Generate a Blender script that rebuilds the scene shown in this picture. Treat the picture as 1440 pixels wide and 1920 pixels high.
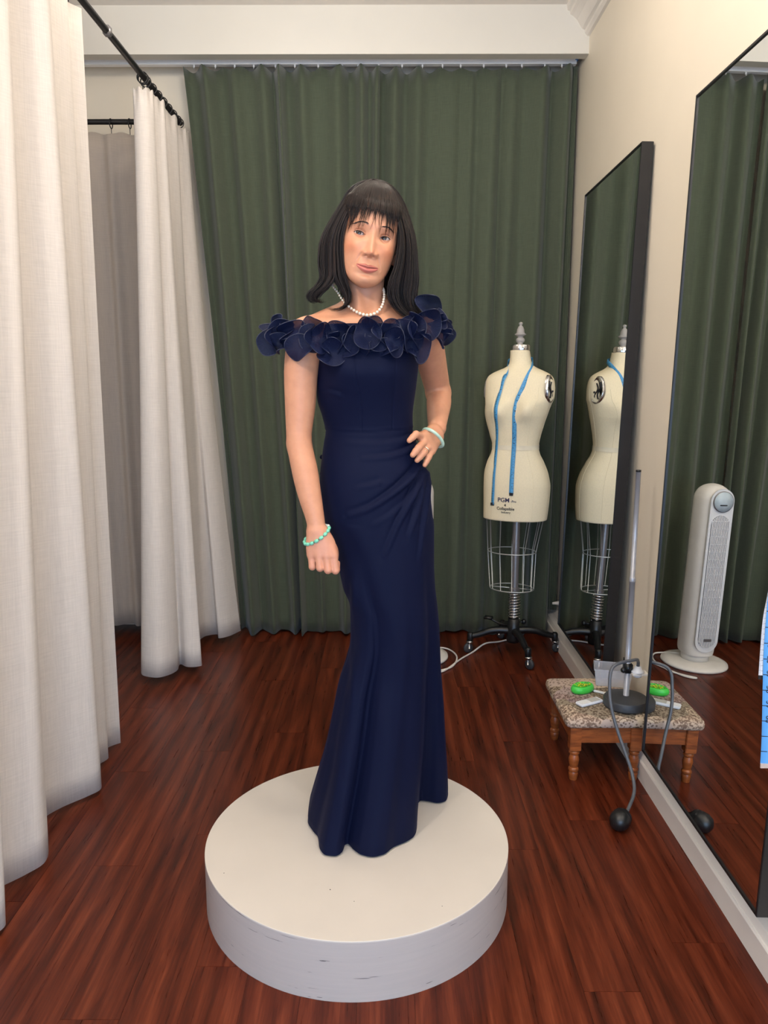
import bpy, bmesh, math, random
import numpy as np
from mathutils import Vector, Matrix, Euler
random.seed(7); rng = np.random.default_rng(7)
for o in list(bpy.data.objects): bpy.data.objects.remove(o)
sc = bpy.context.scene
C = sc.collection
PI = math.pi
# ------------------------------------------------------------------ camera
F = 1442.0
PITCH = math.atan(245/F); YAW = math.atan(6/F)
CAMZ = 1.35
cd = bpy.data.cameras.new('camera'); cam = bpy.data.objects.new('camera', cd); C.objects.link(cam)
cd.sensor_fit = 'VERTICAL'; cd.sensor_height = 36.0; cd.lens = F/1920*36.0
cd.clip_start = 0.02
cam.location = (0, 0, CAMZ); cam.rotation_euler = (PI/2-PITCH, 0, YAW)
sc.camera = cam
RC = np.array(Euler((PI/2-PITCH, 0, YAW)).to_matrix())
# ------------------------------------------------------------------ world, light, exposure
wd = bpy.data.worlds.new('world'); sc.world = wd; wd.use_nodes = True
bgn = wd.node_tree.nodes['Background']; bgn.inputs[0].default_value = (0.62, 0.78, 1.0, 1); bgn.inputs[1].default_value = 1.0
sc.view_settings.view_transform = 'Standard'; sc.view_settings.look = 'None'
sc.view_settings.gamma = 1; sc.view_settings.use_curve_mapping = False
sc.view_settings.exposure = 0.12
sc.cycles.use_denoising = True
sc.cycles.max_bounces = 8
def area(name, loc, rot, size, power, col, sy=None, spread=180):
    l = bpy.data.lights.new(name, 'AREA'); l.energy = power; l.color = col; l.spread = math.radians(spread)
    if sy: l.shape = 'RECTANGLE'; l.size = size; l.size_y = sy
    else: l.shape = 'DISK'; l.size = size
    o = bpy.data.objects.new(name, l); C.objects.link(o); o.location = loc; o.rotation_euler = rot
    return o
WARM = (1.0, 0.90, 0.78); COOL = (0.46, 0.67, 1.0)
# globe bulbs under the ceiling (the room's lamps, above the frame) and the shop window behind the photographer
def bulb(loc, power, r=.07, col=WARM):
    l = bpy.data.lights.new('ceiling_bulb', 'POINT'); l.energy = power; l.color = col; l.shadow_soft_size = r
    o = bpy.data.objects.new('ceiling_bulb', l); C.objects.link(o); o.location = loc; return o
for loc, pw_ in (((-.55, 2.85, 2.75), 8), ((.20, 1.35, 2.68), 22), ((-.76, .50, 2.35), 42), ((.35, -.6, 2.55), 22), ((.25, 2.55, 2.80), 6)): bulb(loc, pw_)
area('shop_window_daylight', (-.35, -2.3, 1.1), (PI/2, 0, 0), 2.4, 62, COOL, 1.5)
area('added_cool_side_light', (.90, -.75, .95), (PI/2, 0, math.radians(60)), 1.0, 34, COOL, 1.4)  # added cool light beside the right wall, which has no opening there
# ------------------------------------------------------------------ pixel helpers (photo pixel + real distance -> world)
def ray(u, v):
    return RC @ np.array([(u-720)/F, -(v-960)/F, -1.0])
def W(u, v, y):
    d = ray(u, v); t = y/d[1]; return np.array([d[0]*t, y, CAMZ+d[2]*t])
def Wz(u, v, z):
    d = ray(u, v); t = (z-CAMZ)/d[2]; return np.array([d[0]*t, d[1]*t, z])
def project(P):
    q = (np.asarray(P)-np.array([0, 0, CAMZ])) @ RC
    return 720+F*q[..., 0]/(-q[..., 2]), 960-F*q[..., 1]/(-q[..., 2])
# ------------------------------------------------------------------ object helpers
def link(name, me, parent=None, mats=None):
    o = bpy.data.objects.new(name, me); C.objects.link(o)
    if parent is not None: o.parent = parent
    if mats is not None and me is not None:
        for m in (mats if isinstance(mats, (list, tuple)) else [mats]): me.materials.append(m)
    return o
def empty(name, loc=(0, 0, 0), rz=0.0, parent=None):
    o = bpy.data.objects.new(name, None); C.objects.link(o); o.location = loc; o.rotation_euler = (0, 0, rz)
    o.empty_display_size = 0.05
    if parent is not None: o.parent = parent
    return o
def tag(o, label=None, cat=None, group=None, kind=None):
    if label: o['label'] = label
    if cat: o['category'] = cat
    if group: o['group'] = group
    if kind: o['kind'] = kind
    return o
class MB:
    """collects verts/faces; build() links ONE mesh object"""
    def __init__(s): s.v = []; s.f = []; s.m = []; s.n = 0
    def add(s, v, f, m=0):
        v = np.asarray(v, float); s.v.append(v)
        s.f += [tuple(int(i)+s.n for i in q) for q in f]; s.m += [m]*len(f); s.n += len(v); return s
    def box(s, a, b, m=0, bev=0.0):
        x0, y0, z0 = a; x1, y1, z1 = b
        if bev <= 0:
            v = [(x0,y0,z0),(x1,y0,z0),(x1,y1,z0),(x0,y1,z0),(x0,y0,z1),(x1,y0,z1),(x1,y1,z1),(x0,y1,z1)]
            return s.add(v, [(0,3,2,1),(4,5,6,7),(0,1,5,4),(1,2,6,5),(2,3,7,6),(3,0,4,7)], m)
        bm = bmesh.new(); bmesh.ops.create_cube(bm, size=1)
        for q in bm.verts: q.co = Vector(((x0+x1)/2+q.co.x*(x1-x0), (y0+y1)/2+q.co.y*(y1-y0), (z0+z1)/2+q.co.z*(z1-z0)))
        bmesh.ops.bevel(bm, geom=bm.edges[:], offset=bev, segments=2, affect='EDGES')
        bm.verts.index_update()
        r = s.add([q.co[:] for q in bm.verts], [[q.index for q in f.verts] for f in bm.faces], m); bm.free(); return r
    def grid(s, P, cu=False, cv=False, m=0, flip=False):
        """P (nu, nv, 3)"""
        nu, nv = P.shape[:2]
        iu = np.arange(nu if cu else nu-1); iv = np.arange(nv if cv else nv-1)
        I, J = np.meshgrid(iu, iv, indexing='ij'); I2 = (I+1) % nu; J2 = (J+1) % nv
        q = np.stack([I*nv+J, I2*nv+J, I2*nv+J2, I*nv+J2], -1).reshape(-1, 4)
        if flip: q = q[:, ::-1]
        return s.add(P.reshape(-1, 3), q.tolist(), m)
    def lathe(s, prof, n=32, c=(0, 0, 0), m=0, axis='z', cap=True):
        a = np.linspace(0, 2*PI, n, endpoint=False)
        pr = np.array(prof, float)
        P = np.zeros((n, len(pr), 3))
        P[..., 0] = np.cos(a)[:, None]*pr[None, :, 0]; P[..., 1] = np.sin(a)[:, None]*pr[None, :, 0]; P[..., 2] = pr[None, :, 1]
        if axis == 'y': P = np.stack([P[..., 0], P[..., 2], -P[..., 1]], -1)
        if axis == 'x': P = np.stack([P[..., 2], P[..., 0], P[..., 1]], -1)
        P = P+np.array(c)
        base = s.n; s.grid(P, cu=True, m=m)
        if cap:
            k = len(pr)
            if pr[0, 0] > 1e-5: s.f.append(tuple(base+i*k for i in range(n))[::-1]); s.m.append(m)
            if pr[-1, 0] > 1e-5: s.f.append(tuple(base+i*k+k-1 for i in range(n))); s.m.append(m)
        return s
    def tube(s, pts, r, n=8, m=0, closed=False, cap=True, flat=None):
        pts = np.asarray(pts, float); N = len(pts)
        r = np.full(N, r, float) if np.isscalar(r) else np.asarray(r, float)
        if closed: T = np.roll(pts, -1, 0)-np.roll(pts, 1, 0)
        else: T = np.gradient(pts, axis=0)
        T /= np.linalg.norm(T, axis=1)[:, None]+1e-12
        up = np.array([0, 0, 1.0]) if abs(T[0, 2]) < .9 else np.array([1.0, 0, 0])
        nrm = np.zeros_like(pts); x = np.cross(T[0], up); x /= np.linalg.norm(x)
        for i in range(N):
            x = x-T[i]*np.dot(x, T[i]); x /= np.linalg.norm(x)+1e-12; nrm[i] = x
        bn = np.cross(T, nrm)
        a = np.linspace(0, 2*PI, n, endpoint=False)
        fl = 1.0 if flat is None else flat
        P = pts[:, None]+r[:, None, None]*(np.cos(a)[None, :, None]*nrm[:, None]+fl*np.sin(a)[None, :, None]*bn[:, None])
        base = s.n; s.grid(P, cu=closed, cv=True, m=m)
        if cap and not closed:
            s.f.append(tuple(base+i for i in range(n))[::-1]); s.f.append(tuple(base+(N-1)*n+i for i in range(n))); s.m += [m, m]
        return s
    def ball(s, c, r, nu=10, nv=7, m=0, rot=None):
        r = np.array([r]*3 if np.isscalar(r) else r, float)
        t = np.linspace(0, PI, nv); a = np.linspace(0, 2*PI, nu, endpoint=False)
        P = np.stack([np.cos(a)[:, None]*np.sin(t), np.sin(a)[:, None]*np.sin(t), np.tile(-np.cos(t), (nu, 1))], -1)*r
        if rot is not None: P = P @ np.array(rot).T
        return s.grid(P+np.array(c), cu=True, m=m)
    def prism(s, poly, d0, d1, m=0, plane='xz'):
        n = len(poly)
        def p(q, d): return (q[0], d, q[1]) if plane == 'xz' else ((d, q[0], q[1]) if plane == 'yz' else (q[0], q[1], d))
        v = [p(q, d0) for q in poly]+[p(q, d1) for q in poly]
        f = [tuple(range(n))[::-1], tuple(range(n, 2*n))]+[(i, (i+1) % n, n+(i+1) % n, n+i) for i in range(n)]
        return s.add(v, f, m)
    def mesh(s, name, smooth=True, angle=None):
        me = bpy.data.meshes.new(name)
        me.from_pydata(np.concatenate(s.v).tolist(), [], s.f); me.update()
        me.polygons.foreach_set('material_index', s.m)
        if smooth:
            me.polygons.foreach_set('use_smooth', [True]*len(me.polygons))
            if angle is not None:
                try: me.set_sharp_from_angle(angle=math.radians(angle))
                except Exception: pass
        me.update(); return me
    def build(s, name, mats, parent=None, smooth=True, angle=None, fixn=False):
        me = s.mesh(name, smooth, angle)
        if fixn:
            bm = bmesh.new(); bm.from_mesh(me); bmesh.ops.remove_doubles(bm, verts=bm.verts, dist=1e-5)
            bmesh.ops.recalc_face_normals(bm, faces=bm.faces); bm.to_mesh(me); bm.free()
        return link(name, me, parent, mats)
def solid(o, t, off=0.0):
    m = o.modifiers.new('thickness', 'SOLIDIFY'); m.thickness = t; m.offset = off; return o
def cr(pts, n, closed=False):
    """Catmull-Rom through pts, n samples"""
    p = np.asarray(pts, float); N = len(p)
    if closed: t = np.linspace(0, N, n, endpoint=False); g = lambda i: p[i % N]
    else: t = np.linspace(0, N-1, n); g = lambda i: p[np.clip(i, 0, N-1)]
    i = np.floor(t).astype(int)
    if not closed: i = np.minimum(i, N-2)
    f = (t-i)[:, None]; a, b, c, d = g(i-1), g(i), g(i+1), g(i+2)
    return 0.5*(2*b+(c-a)*f+(2*a-5*b+4*c-d)*f**2+(3*b-a-3*c+d)*f**3)
def hint(x, xs, ys):
    """smooth (monotone-ish cubic hermite) interpolation"""
    xs = np.asarray(xs, float); ys = np.asarray(ys, float); x = np.clip(x, xs[0], xs[-1])
    d = np.diff(ys)/np.diff(xs); m = np.zeros_like(ys); m[0] = d[0]; m[-1] = d[-1]
    m[1:-1] = np.where(d[:-1]*d[1:] > 0, 2*d[:-1]*d[1:]/(d[:-1]+d[1:]+1e-18), 0)
    i = np.clip(np.searchsorted(xs, x, side='right')-1, 0, len(xs)-2); h = xs[i+1]-xs[i]; t = (x-xs[i])/h
    return (2*t**3-3*t**2+1)*ys[i]+(t**3-2*t**2+t)*h*m[i]+(-2*t**3+3*t**2)*ys[i+1]+(t**3-t**2)*h*m[i+1]
def sstep(a, b, x):
    t = np.clip((x-a)/(b-a), 0, 1); return t*t*(3-2*t)
# ------------------------------------------------------------------ materials
def lin(r, g, b): 
    f = lambda c: (c/255/12.92 if c/255 <= .04045 else ((c/255+.055)/1.055)**2.4)
    return (f(r), f(g), f(b), 1)
class NT:
    def __init__(s, name):
        s.mat = bpy.data.materials.new(name); s.mat.use_nodes = True; s.t = s.mat.node_tree; s.n = s.t.nodes; s.l = s.t.links
        s.p = s.n['Principled BSDF']
    def node(s, ty, **kw):
        q = s.n.new(ty)
        for k, v in kw.items():
            if k in q.inputs: q.inputs[k].default_value = v
            else: setattr(q, k, v)
        return q
    def set(s, **kw):
        for k, v in kw.items(): s.p.inputs[k.replace('_', ' ')].default_value = v
        return s
    def link(s, a, b): s.l.new(a, b); return s
    def coord(s, kind='Object', scale=(1, 1, 1)):
        t = s.node('ShaderNodeTexCoord'); m = s.node('ShaderNodeMapping'); s.link(t.outputs[kind], m.inputs['Vector'])
        m.inputs['Scale'].default_value = scale; return m.outputs[0]
    def noise(s, vec, scale=5, detail=4, rough=.5, dist=0):
        q = s.node('ShaderNodeTexNoise', Scale=scale, Detail=detail, Roughness=rough, Distortion=dist)
        if vec is not None: s.link(vec, q.inputs['Vector'])
        return q.outputs[0]
    def ramp(s, fac, stops):
        q = s.node('ShaderNodeValToRGB'); e = q.color_ramp.elements
        while len(e) < len(stops): e.new(.5)
        for i, (p, c) in enumerate(stops): e[i].position = p; e[i].color = c
        s.link(fac, q.inputs[0]); return q.outputs[0]
    def mix(s, fac, a, b, mode='MIX'):
        q = s.node('ShaderNodeMix', data_type='RGBA', blend_type=mode)
        for v, i in ((fac, 0), (a, 6), (b, 7)):
            if hasattr(v, 'links'): s.link(v, q.inputs[i])
            else: q.inputs[i].default_value = v
        return q.outputs[2]
    def math(s, op, a, b=0.0):
        q = s.node('ShaderNodeMath', operation=op)
        for v, i in ((a, 0), (b, 1)):
            if hasattr(v, 'links'): s.link(v, q.inputs[i])
            else: q.inputs[i].default_value = v
        return q.outputs[0]
    def bump(s, h, strength=.2, dist=.002):
        q = s.node('ShaderNodeBump', Strength=strength, Distance=dist); s.link(h, q.inputs['Height']); s.link(q.outputs[0], s.p.inputs['Normal']); return s
    def color(s, out): s.link(out, s.p.inputs['Base Color']); return s
def plain(name, rgb, rough=.5, metal=0.0, var=.06, scale=30, spec=.5, bump=0, **kw):
    t = NT(name); c = lin(*rgb); v = t.coord('Object')
    n = t.noise(v, scale, 3)
    lo = tuple(max(0, q*(1-var)) for q in c[:3])+(1,); hi = tuple(min(1, q*(1+var)) for q in c[:3])+(1,)
    t.color(t.ramp(n, [(.3, lo), (.7, hi)])).set(Roughness=rough, Metallic=metal)
    t.p.inputs['Specular IOR Level'].default_value = spec
    for k, q in kw.items(): t.p.inputs[k.replace('_', ' ')].default_value = q
    if bump: t.bump(n, bump, .001)
    return t.mat
def fabric(name, rgb, var=.12, weave=1.0, rough=.85, sheen=.2, trans=0.0):
    """woven cloth with slubs running both ways; UV in metres"""
    t = NT(name); c = np.array(lin(*rgb)[:3])
    a = t.noise(t.coord('UV', (260*weave, 14*weave, 1)), 1, 3, .6); b = t.noise(t.coord('UV', (14*weave, 300*weave, 1)), 1, 3, .6)
    h = t.math('MULTIPLY', t.math('ADD', a, b), .5)
    t.color(t.ramp(h, [(.32, tuple(c*(1-var))+(1,)), (.5, tuple(c)+(1,)), (.68, tuple(np.minimum(c*(1+var), 1))+(1,))])).set(Roughness=rough)
    t.p.inputs['Sheen Weight'].default_value = sheen; t.p.inputs['Specular IOR Level'].default_value = .15
    t.bump(h, .25, .0015)
    if trans > 0:
        tr = t.node('ShaderNodeBsdfTranslucent'); tr.inputs[0].default_value = tuple(c)+(1,)
        mx = t.node('ShaderNodeMixShader'); mx.inputs[0].default_value = trans
        out = t.n['Material Output']; t.link(t.p.outputs[0], mx.inputs[1]); t.link(tr.outputs[0], mx.inputs[2]); t.link(mx.outputs[0], out.inputs[0])
    return t.mat
M = {}
M['wall'] = plain('cream_wall_paint', (240, 230, 212), .55, var=.02, scale=3)
M['ceil'] = plain('ceiling_paint', (236, 230, 222), .7, var=.02, scale=3)
M['trimw'] = plain('white_trim_paint', (240, 234, 226), .4, var=.02, scale=6)
M['platform'] = plain('white_platform_paint', (214, 206, 196), .38, var=.03, scale=5)
M['black'] = plain('black_frame_paint', (24, 23, 25), .4, var=.1)
M['blackp'] = plain('black_plastic', (22, 23, 25), .35, var=.1)
M['grey'] = plain('dark_grey_plastic', (58, 60, 64), .5, var=.15)
M['chrome'] = plain('chrome', (205, 205, 205), .16, 1.0, var=.03)
M['steel'] = plain('grey_steel', (150, 148, 150), .35, .7, var=.05)
M['wire'] = plain('galvanised_wire', (190, 194, 192), .35, .6, var=.05)
M['finial'] = plain('grey_painted_wood', (168, 164, 160), .5, var=.05)
M['whitep'] = plain('white_plastic', (232, 234, 238), .35, var=.02)
M['whitep2'] = plain('matte_white_plastic', (236, 232, 226), .5, var=.02)
M['green_plastic'] = plain('lime_green_plastic', (70, 205, 75), .35, var=.05)
M['blue_tape'] = plain('blue_painters_tape', (40, 110, 190), .6)
M['beige'] = fabric('beige_linen', (224, 216, 208), .10, .8, trans=.12)
M['beige_shaded'] = fabric('shaded_beige_linen', (190, 178, 166), .08, .8)  # beige linen darkened to paint in the shade of the fitting room
M['green'] = fabric('dark_green_linen', (80, 88, 72), .16, 1.1)
M['navy'] = NT('navy_crepe')
t = M['navy']; n = t.noise(t.coord('Object', (1, 1, 1)), 900, 2); t.color(t.ramp(n, [(.3, lin(7, 13, 39)), (.7, lin(10, 18, 46))])).set(Roughness=.68); t.p.inputs['Sheen Weight'].default_value = .04; t.p.inputs['Sheen Tint'].default_value = lin(90, 100, 190); t.p.inputs['Specular IOR Level'].default_value = .12; M['navy'] = t.mat
def organza():
    t = NT('navy_organza'); n = t.noise(t.coord('Object'), 400, 2)
    t.color(t.ramp(n, [(.3, lin(8, 16, 44)), (.7, lin(12, 22, 54))])).set(Roughness=.62); t.p.inputs['Sheen Weight'].default_value = .08; t.p.inputs['Sheen Tint'].default_value = lin(110, 130, 220)
    t.p.inputs['Alpha'].default_value = .93; t.p.inputs['Specular IOR Level'].default_value = .2
    return t.mat
M['organza'] = organza(); M['rim'] = plain('navy_rim', (22, 30, 58), .4)
def mirror():
    t = NT('mirror_glass'); n = t.noise(t.coord('Object'), 3, 1); t.color(t.ramp(n, [(.3, (.86, .88, .87, 1)), (.7, (.88, .9, .89, 1))])).set(Metallic=1.0, Roughness=0.0); return t.mat
M['mirror'] = mirror()
def wood_floor():
    t = NT('mahogany_laminate')
    tc = t.node('ShaderNodeTexCoord'); oi = t.node('ShaderNodeObjectInfo')
    off = t.node('ShaderNodeVectorMath', operation='SCALE'); off.inputs[0].default_value = (13.0, 37.0, 5.0); t.link(oi.outputs['Random'], off.inputs['Scale'])
    ad = t.node('ShaderNodeVectorMath', operation='ADD'); t.link(tc.outputs['Object'], ad.inputs[0]); t.link(off.outputs[0], ad.inputs[1])
    mp = t.node('ShaderNodeMapping'); mp.inputs['Scale'].default_value = (9, 1.1, 1); t.link(ad.outputs[0], mp.inputs[0])
    big = t.noise(mp.outputs[0], 1.1, 4, .6, 2.2)
    wv = t.node('ShaderNodeTexWave', wave_type='BANDS', bands_direction='X', Scale=.55, Distortion=14.0, Detail=3.0); wv.inputs['Detail Scale'].default_value = .5; t.link(mp.outputs[0], wv.inputs['Vector'])
    mp2 = t.node('ShaderNodeMapping'); mp2.inputs['Scale'].default_value = (120, 4.5, 1); t.link(ad.outputs[0], mp2.inputs[0])
    fine = t.noise(mp2.outputs[0], 1, 4, .65)
    g = t.math('ADD', t.math('MULTIPLY', big, .42), t.math('ADD', t.math('MULTIPLY', wv.outputs[1], .12), t.math('MULTIPLY', fine, .46)))
    col = t.ramp(g, [(.30, lin(44, 14, 6)), (.45, lin(78, 30, 15)), (.56, lin(98, 42, 23)), (.72, lin(124, 60, 36))])
    hv = t.node('ShaderNodeHueSaturation'); t.link(col, hv.inputs['Color']); t.link(t.math('ADD', t.math('MULTIPLY', oi.outputs['Random'], .12), .94), hv.inputs['Value'])
    t.color(hv.outputs[0]).set(Roughness=.3); t.p.inputs['Specular IOR Level'].default_value = .26
    rr = t.math('ADD', t.math('MULTIPLY', fine, .16), .22); t.link(rr, t.p.inputs['Roughness'])
    t.bump(g, .10, .001); return t.mat
M['floor'] = wood_floor()
M['subfloor'] = plain('dark_subfloor', (40, 20, 14), .8)
def wood(name, a, b, sc_=(3, 3, 40), rough=.35):
    t = NT(name); v = t.coord('Object', sc_); n = t.noise(v, 1.5, 4, .6, .6)
    t.color(t.ramp(n, [(.3, lin(*a)), (.7, lin(*b))])).set(Roughness=rough); t.bump(n, .1, .001); return t.mat
M['stoolwood'] = wood('honey_stained_wood', (112, 56, 24), (168, 92, 44), (8, 8, 60))
# =================================================================== SETTING
FX0, FX1, FY0, FY1 = -2.35, .93, -2.5, 4.16
WALLX = .93; YB = 4.16; CEIL = 3.05
fl = MB().box((FX0, FY0, -.06), (FX1, FY1, -.013)).build('floor', M['subfloor'], smooth=False); tag(fl, 'reddish brown mahogany plank floor', kind='structure')
PW, PL = .127, 1.215
pm = MB().box((-PW/2+.00012, -PL/2+.00012, -.012), (PW/2-.00012, PL/2-.00012, 0), bev=.0005).mesh('plank', smooth=False); pm.materials.append(M['floor'])
cut = {}
nrow = int((FX1-FX0)/PW)+1
for i in range(nrow):
    x = FX1-PW*(i+.5)+.02; offy = (i*.437) % 1.0*PL
    for j in range(-1, 7):
        y0 = FY0+offy+(j)*PL; y1 = y0+PL
        if y1 < -.2 or y0 > FY1: continue
        a, b = max(y0, FY0), min(y1, FY1)
        if b-a < PL-.01:
            if b-a < .05: continue
            me = MB().box((-PW/2+.00012, -(b-a)/2+.00012, -.012), (PW/2-.00012, (b-a)/2-.00012, 0), bev=.0005).mesh('plank', smooth=False); me.materials.append(M['floor'])
        else: me = pm
        if x+PW/2 > WALLX+.02 or x-PW/2 < FX0-.05: continue
        o = link('plank', me, fl); o.location = (x, (a+b)/2, 0)
def st(name, mb, mat, label=None, **k):
    o = mb.build(name, mat, smooth=False, **k); tag(o, label, kind='structure'); return o
wr = st('wall_right', MB().box((WALLX, FY0, -.05), (WALLX+.1, FY1+.1, CEIL)), M['wall'], 'cream painted side wall behind the two mirrors')
wb = st('wall_back', MB().box((FX0, YB, -.05), (WALLX, YB+.1, CEIL)), M['wall'], 'cream back wall above and behind the green curtains')
wl = st('wall_left', MB().box((FX0-.1, FY0, -.05), (FX0, FY1+.1, CEIL)), M['wall'], 'cream wall of the fitting rooms')
st('ceiling', MB().box((FX0-.1, FY0-.1, CEIL), (WALLX+.1, YB+.1, CEIL+.1)), M['ceil'], 'off white ceiling')
wf = MB()
wf.box((FX0, FY0-.1, -.05), (-1.7, FY0, CEIL)); wf.box((1.1-.2, FY0-.1, -.05), (WALLX, FY0, CEIL)); wf.box((-1.7, FY0-.1, -.05), (.9, FY0, .35)); wf.box((-1.7, FY0-.1, 2.4), (.9, FY0, CEIL))
st('wall_front', wf, M['wall'], 'cream wall with the shop window behind the photographer')
# beam (dropped header) in front of the curtain recess
st('trim_1', MB().box((FX0, 3.86, 2.842), (WALLX, 3.92, CEIL)), plain('beam_paint', (222, 218, 208), .5, var=.02, scale=3), 'wide off white beam above the green curtains')
# recess ceiling behind the beam
st('trim_2', MB().box((FX0, 3.92, 2.905), (WALLX, YB, 2.95)), M['ceil'], 'lowered ceiling strip behind the beam')
# crown moulding along the right wall
cp = [(0, 0)]
prof = [(WALLX, 2.915), (WALLX-.012, 2.918), (WALLX-.022, 2.930), (WALLX-.024, 2.942), (WALLX-.036, 2.948), (WALLX-.046, 2.962), (WALLX-.060, 2.985), (WALLX-.080, 3.002), (WALLX-.092, 3.008), (WALLX-.095, 3.022), (WALLX-.106, 3.026), (WALLX-.110, 3.05), (WALLX, 3.05)]
st('trim_3', MB().prism(prof, FY0, 3.86), M['trimw'], 'stepped crown moulding where right wall meets ceiling')
# baseboard: tall stepped profile, a ledge under the mirrors
bp = [(WALLX, 0), (.866, 0), (.866, .066), (.869, .070), (.873, .0705), (.875, .076), (.881, .090), (.893, .099), (.905, .101), (.908, .108), (.917, .116), (WALLX, .119)]
st('baseboard_right', MB().prism(bp, FY0, FY1), M['trimw'], 'white stepped baseboard along the right wall')
w1 = MB().box((.912, -1.35, .2), (.932, -1.28, 1.72)).box((.912, -.22, .2), (.932, -.15, 1.72)).box((.912, -1.28, 1.65), (.932, -.22, 1.72)).box((.912, -1.28, .2), (.932, -.22, .27))  # unseen frame added around the side light; the wall behind is solid
st('added_window_frame', w1, M['trimw'], 'added unseen white frame around the side light behind the photographer')
# ------------------------------------------------------------------ curtain track with gliders
trk = tag(empty('curtain_track', (-.3, 4.0, 2.85)), 'white ceiling curtain track carrying the green curtains', 'curtain track')
def at(o, par):   # keep world placement under a placed empty
    o.parent = par; o.matrix_parent_inverse = Matrix.Translation(par.location).inverted() if par.rotation_euler.z == 0 else par.matrix_world.inverted(); return o
tb = MB(); tb.box((FX0+.02, 3.975, 2.868), (.905, 4.035, 2.905), bev=.002); tb.box((FX0+.02, 3.99, 2.848), (.905, 4.02, 2.868))
at(tb.build('rail', plain('bright_white_rail', (252, 252, 252), .35, var=.01), smooth=False), trk)
at(MB().box((.898, 3.968, 2.864), (.912, 4.04, 2.909)).build('end_tape', M['blue_tape'], smooth=False), trk)['label'] = 'blue tape on the rail end'
gl = MB(); gl.box((-.004, -.003, -.012), (.004, .003, 0)); gl.tube([(0, -.004, -.004), (0, -.009, -.012), (0, -.005, -.020)], .0012, 6)
glm = gl.mesh('glider'); glm.materials.append(M['whitep'])
GX = list(np.linspace(-.93, .86, 19)+rng.normal(0, .012, 19))
for x in GX:
    o = link('glider', glm); o.location = (x, 4.0, 2.85); at(o, trk)
# ------------------------------------------------------------------ curtains
def sheet(name, top, bot, z0, z1, nz, nu, mat, parent=None, scallop=None, hemwave=0.0, pw=1.0, thick=.0025, jit=.004, seed=1, pinch=0.0):
    """cloth lofted between a top plan line and a bottom plan line (real folds)"""
    r = np.random.default_rng(seed)
    T = cr(top, nu); B = cr(bot, nu)
    s = np.linspace(0, 1, nu); h = np.linspace(0, 1, nz)
    seg = np.r_[0, np.cumsum(np.linalg.norm(np.diff(B, axis=0), axis=1))]
    P = np.zeros((nu, nz, 3))
    ph = r.uniform(0, 6.3, 6); fr = r.uniform(6, 26, 6); fz = r.uniform(-5, 5, 6)
    for k, hh in enumerate(h):          # h=0 top, 1 bottom
        w = hh**pw
        xy = T*(1-w)+B*w
        wob = sum(np.sin(fr[i]*s*2*PI*.35+ph[i]+fz[i]*hh) for i in range(6))*jit*(.25+.75*hh)
        xy = xy+np.stack([wob*.6, wob], 1)
        zt = z1 - (scallop(s) if scallop is not None else 0)
        zb = z0 + hemwave*np.sin(s*41+1.3)*.5
        P[:, k, :2] = xy; P[:, k, 2] = zt*(1-hh)+zb*hh
    mb = MB().grid(P)
    me = mb.mesh(name); uv = me.uv_layers.new(name='UVMap')
    U = np.repeat(seg, nz); V = P[..., 2].reshape(-1)
    li = np.zeros(len(me.loops), int); me.loops.foreach_get('vertex_index', li)
    uv.data.foreach_set('uv', np.stack([U[li], V[li]], 1).reshape(-1))
    o = link(name, me, parent, mat); solid(o, thick); return o, P
def folds(a, b, n, amp, seed, irregular=.35, second=.3):
    """plan line with n irregular folds between plan points a and b"""
    r = np.random.default_rng(seed); N = n*10+1
    s = np.linspace(0, 1, N); wv = r.uniform(1-irregular, 1+irregular, n); edges = np.r_[0, np.cumsum(wv)]/wv.sum()
    ph = np.interp(s, edges, np.arange(n+1)); am = np.interp(s, edges, r.uniform(.30, 1.45, n+1))*amp
    d = am*(np.sin(ph*2*PI)+second*np.sin(ph*4*PI+r.uniform(0, 6)))
    a = np.array(a, float); b = np.array(b, float); t = (b-a)/np.linalg.norm(b-a); nn = np.array([-t[1], t[0]])
    return a+(b-a)*s[:, None]+nn*d[:, None], ph
# near beige curtain of the fitting room
botA = [(-1.05,.55),(-.97,.66),(-1.05,.80),(-.96,.95),(-1.06,1.10),(-1.05,1.2),(-.95,1.33),(-1.0,1.44),(-1.06,1.55),(-.95,1.68),(-.97,1.74),(-1.05,1.79),(-1.035,1.84),(-.985,1.905),(-.957,1.96),(-.985,2.03),(-1.05,2.09),(-1.06,2.17),(-1.03,2.235),(-.975,2.30),(-.946,2.35),(-.975,2.41),(-1.03,2.46),(-1.015,2.51),(-.995,2.565),(-1.035,2.60),(-1.03,2.635),(-.995,2.675)]
topA = [(-1.0+(x+1.0)*.75, float(np.interp(y, [.55, 1.0, 1.5, 1.96, 2.35, 2.675], [.9, 1.35, 1.80, 2.16, 2.38, 2.735]))) for x, y in botA]
ca, _ = sheet('fitting_room_curtain', topA, botA, .022, 2.545, 30, 400, M['beige'], scallop=None, seed=3, jit=.0022)
tag(ca, 'large pale beige linen curtain nearest the camera at the left edge', 'curtain', 'beige fitting room curtains')
botB = [(-1.13,3.40),(-1.125,3.34),(-1.09,3.285),(-1.03,3.26),(-.985,3.29),(-.962,3.35),(-.97,3.42),(-.93,3.40),(-.885,3.39),(-.868,3.42),(-.92,3.55),(-.96,3.70),(-.955,3.80),(-.93,3.84),(-.885,3.85),(-.862,3.80),(-.82,3.83),(-.775,3.92)]
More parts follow.
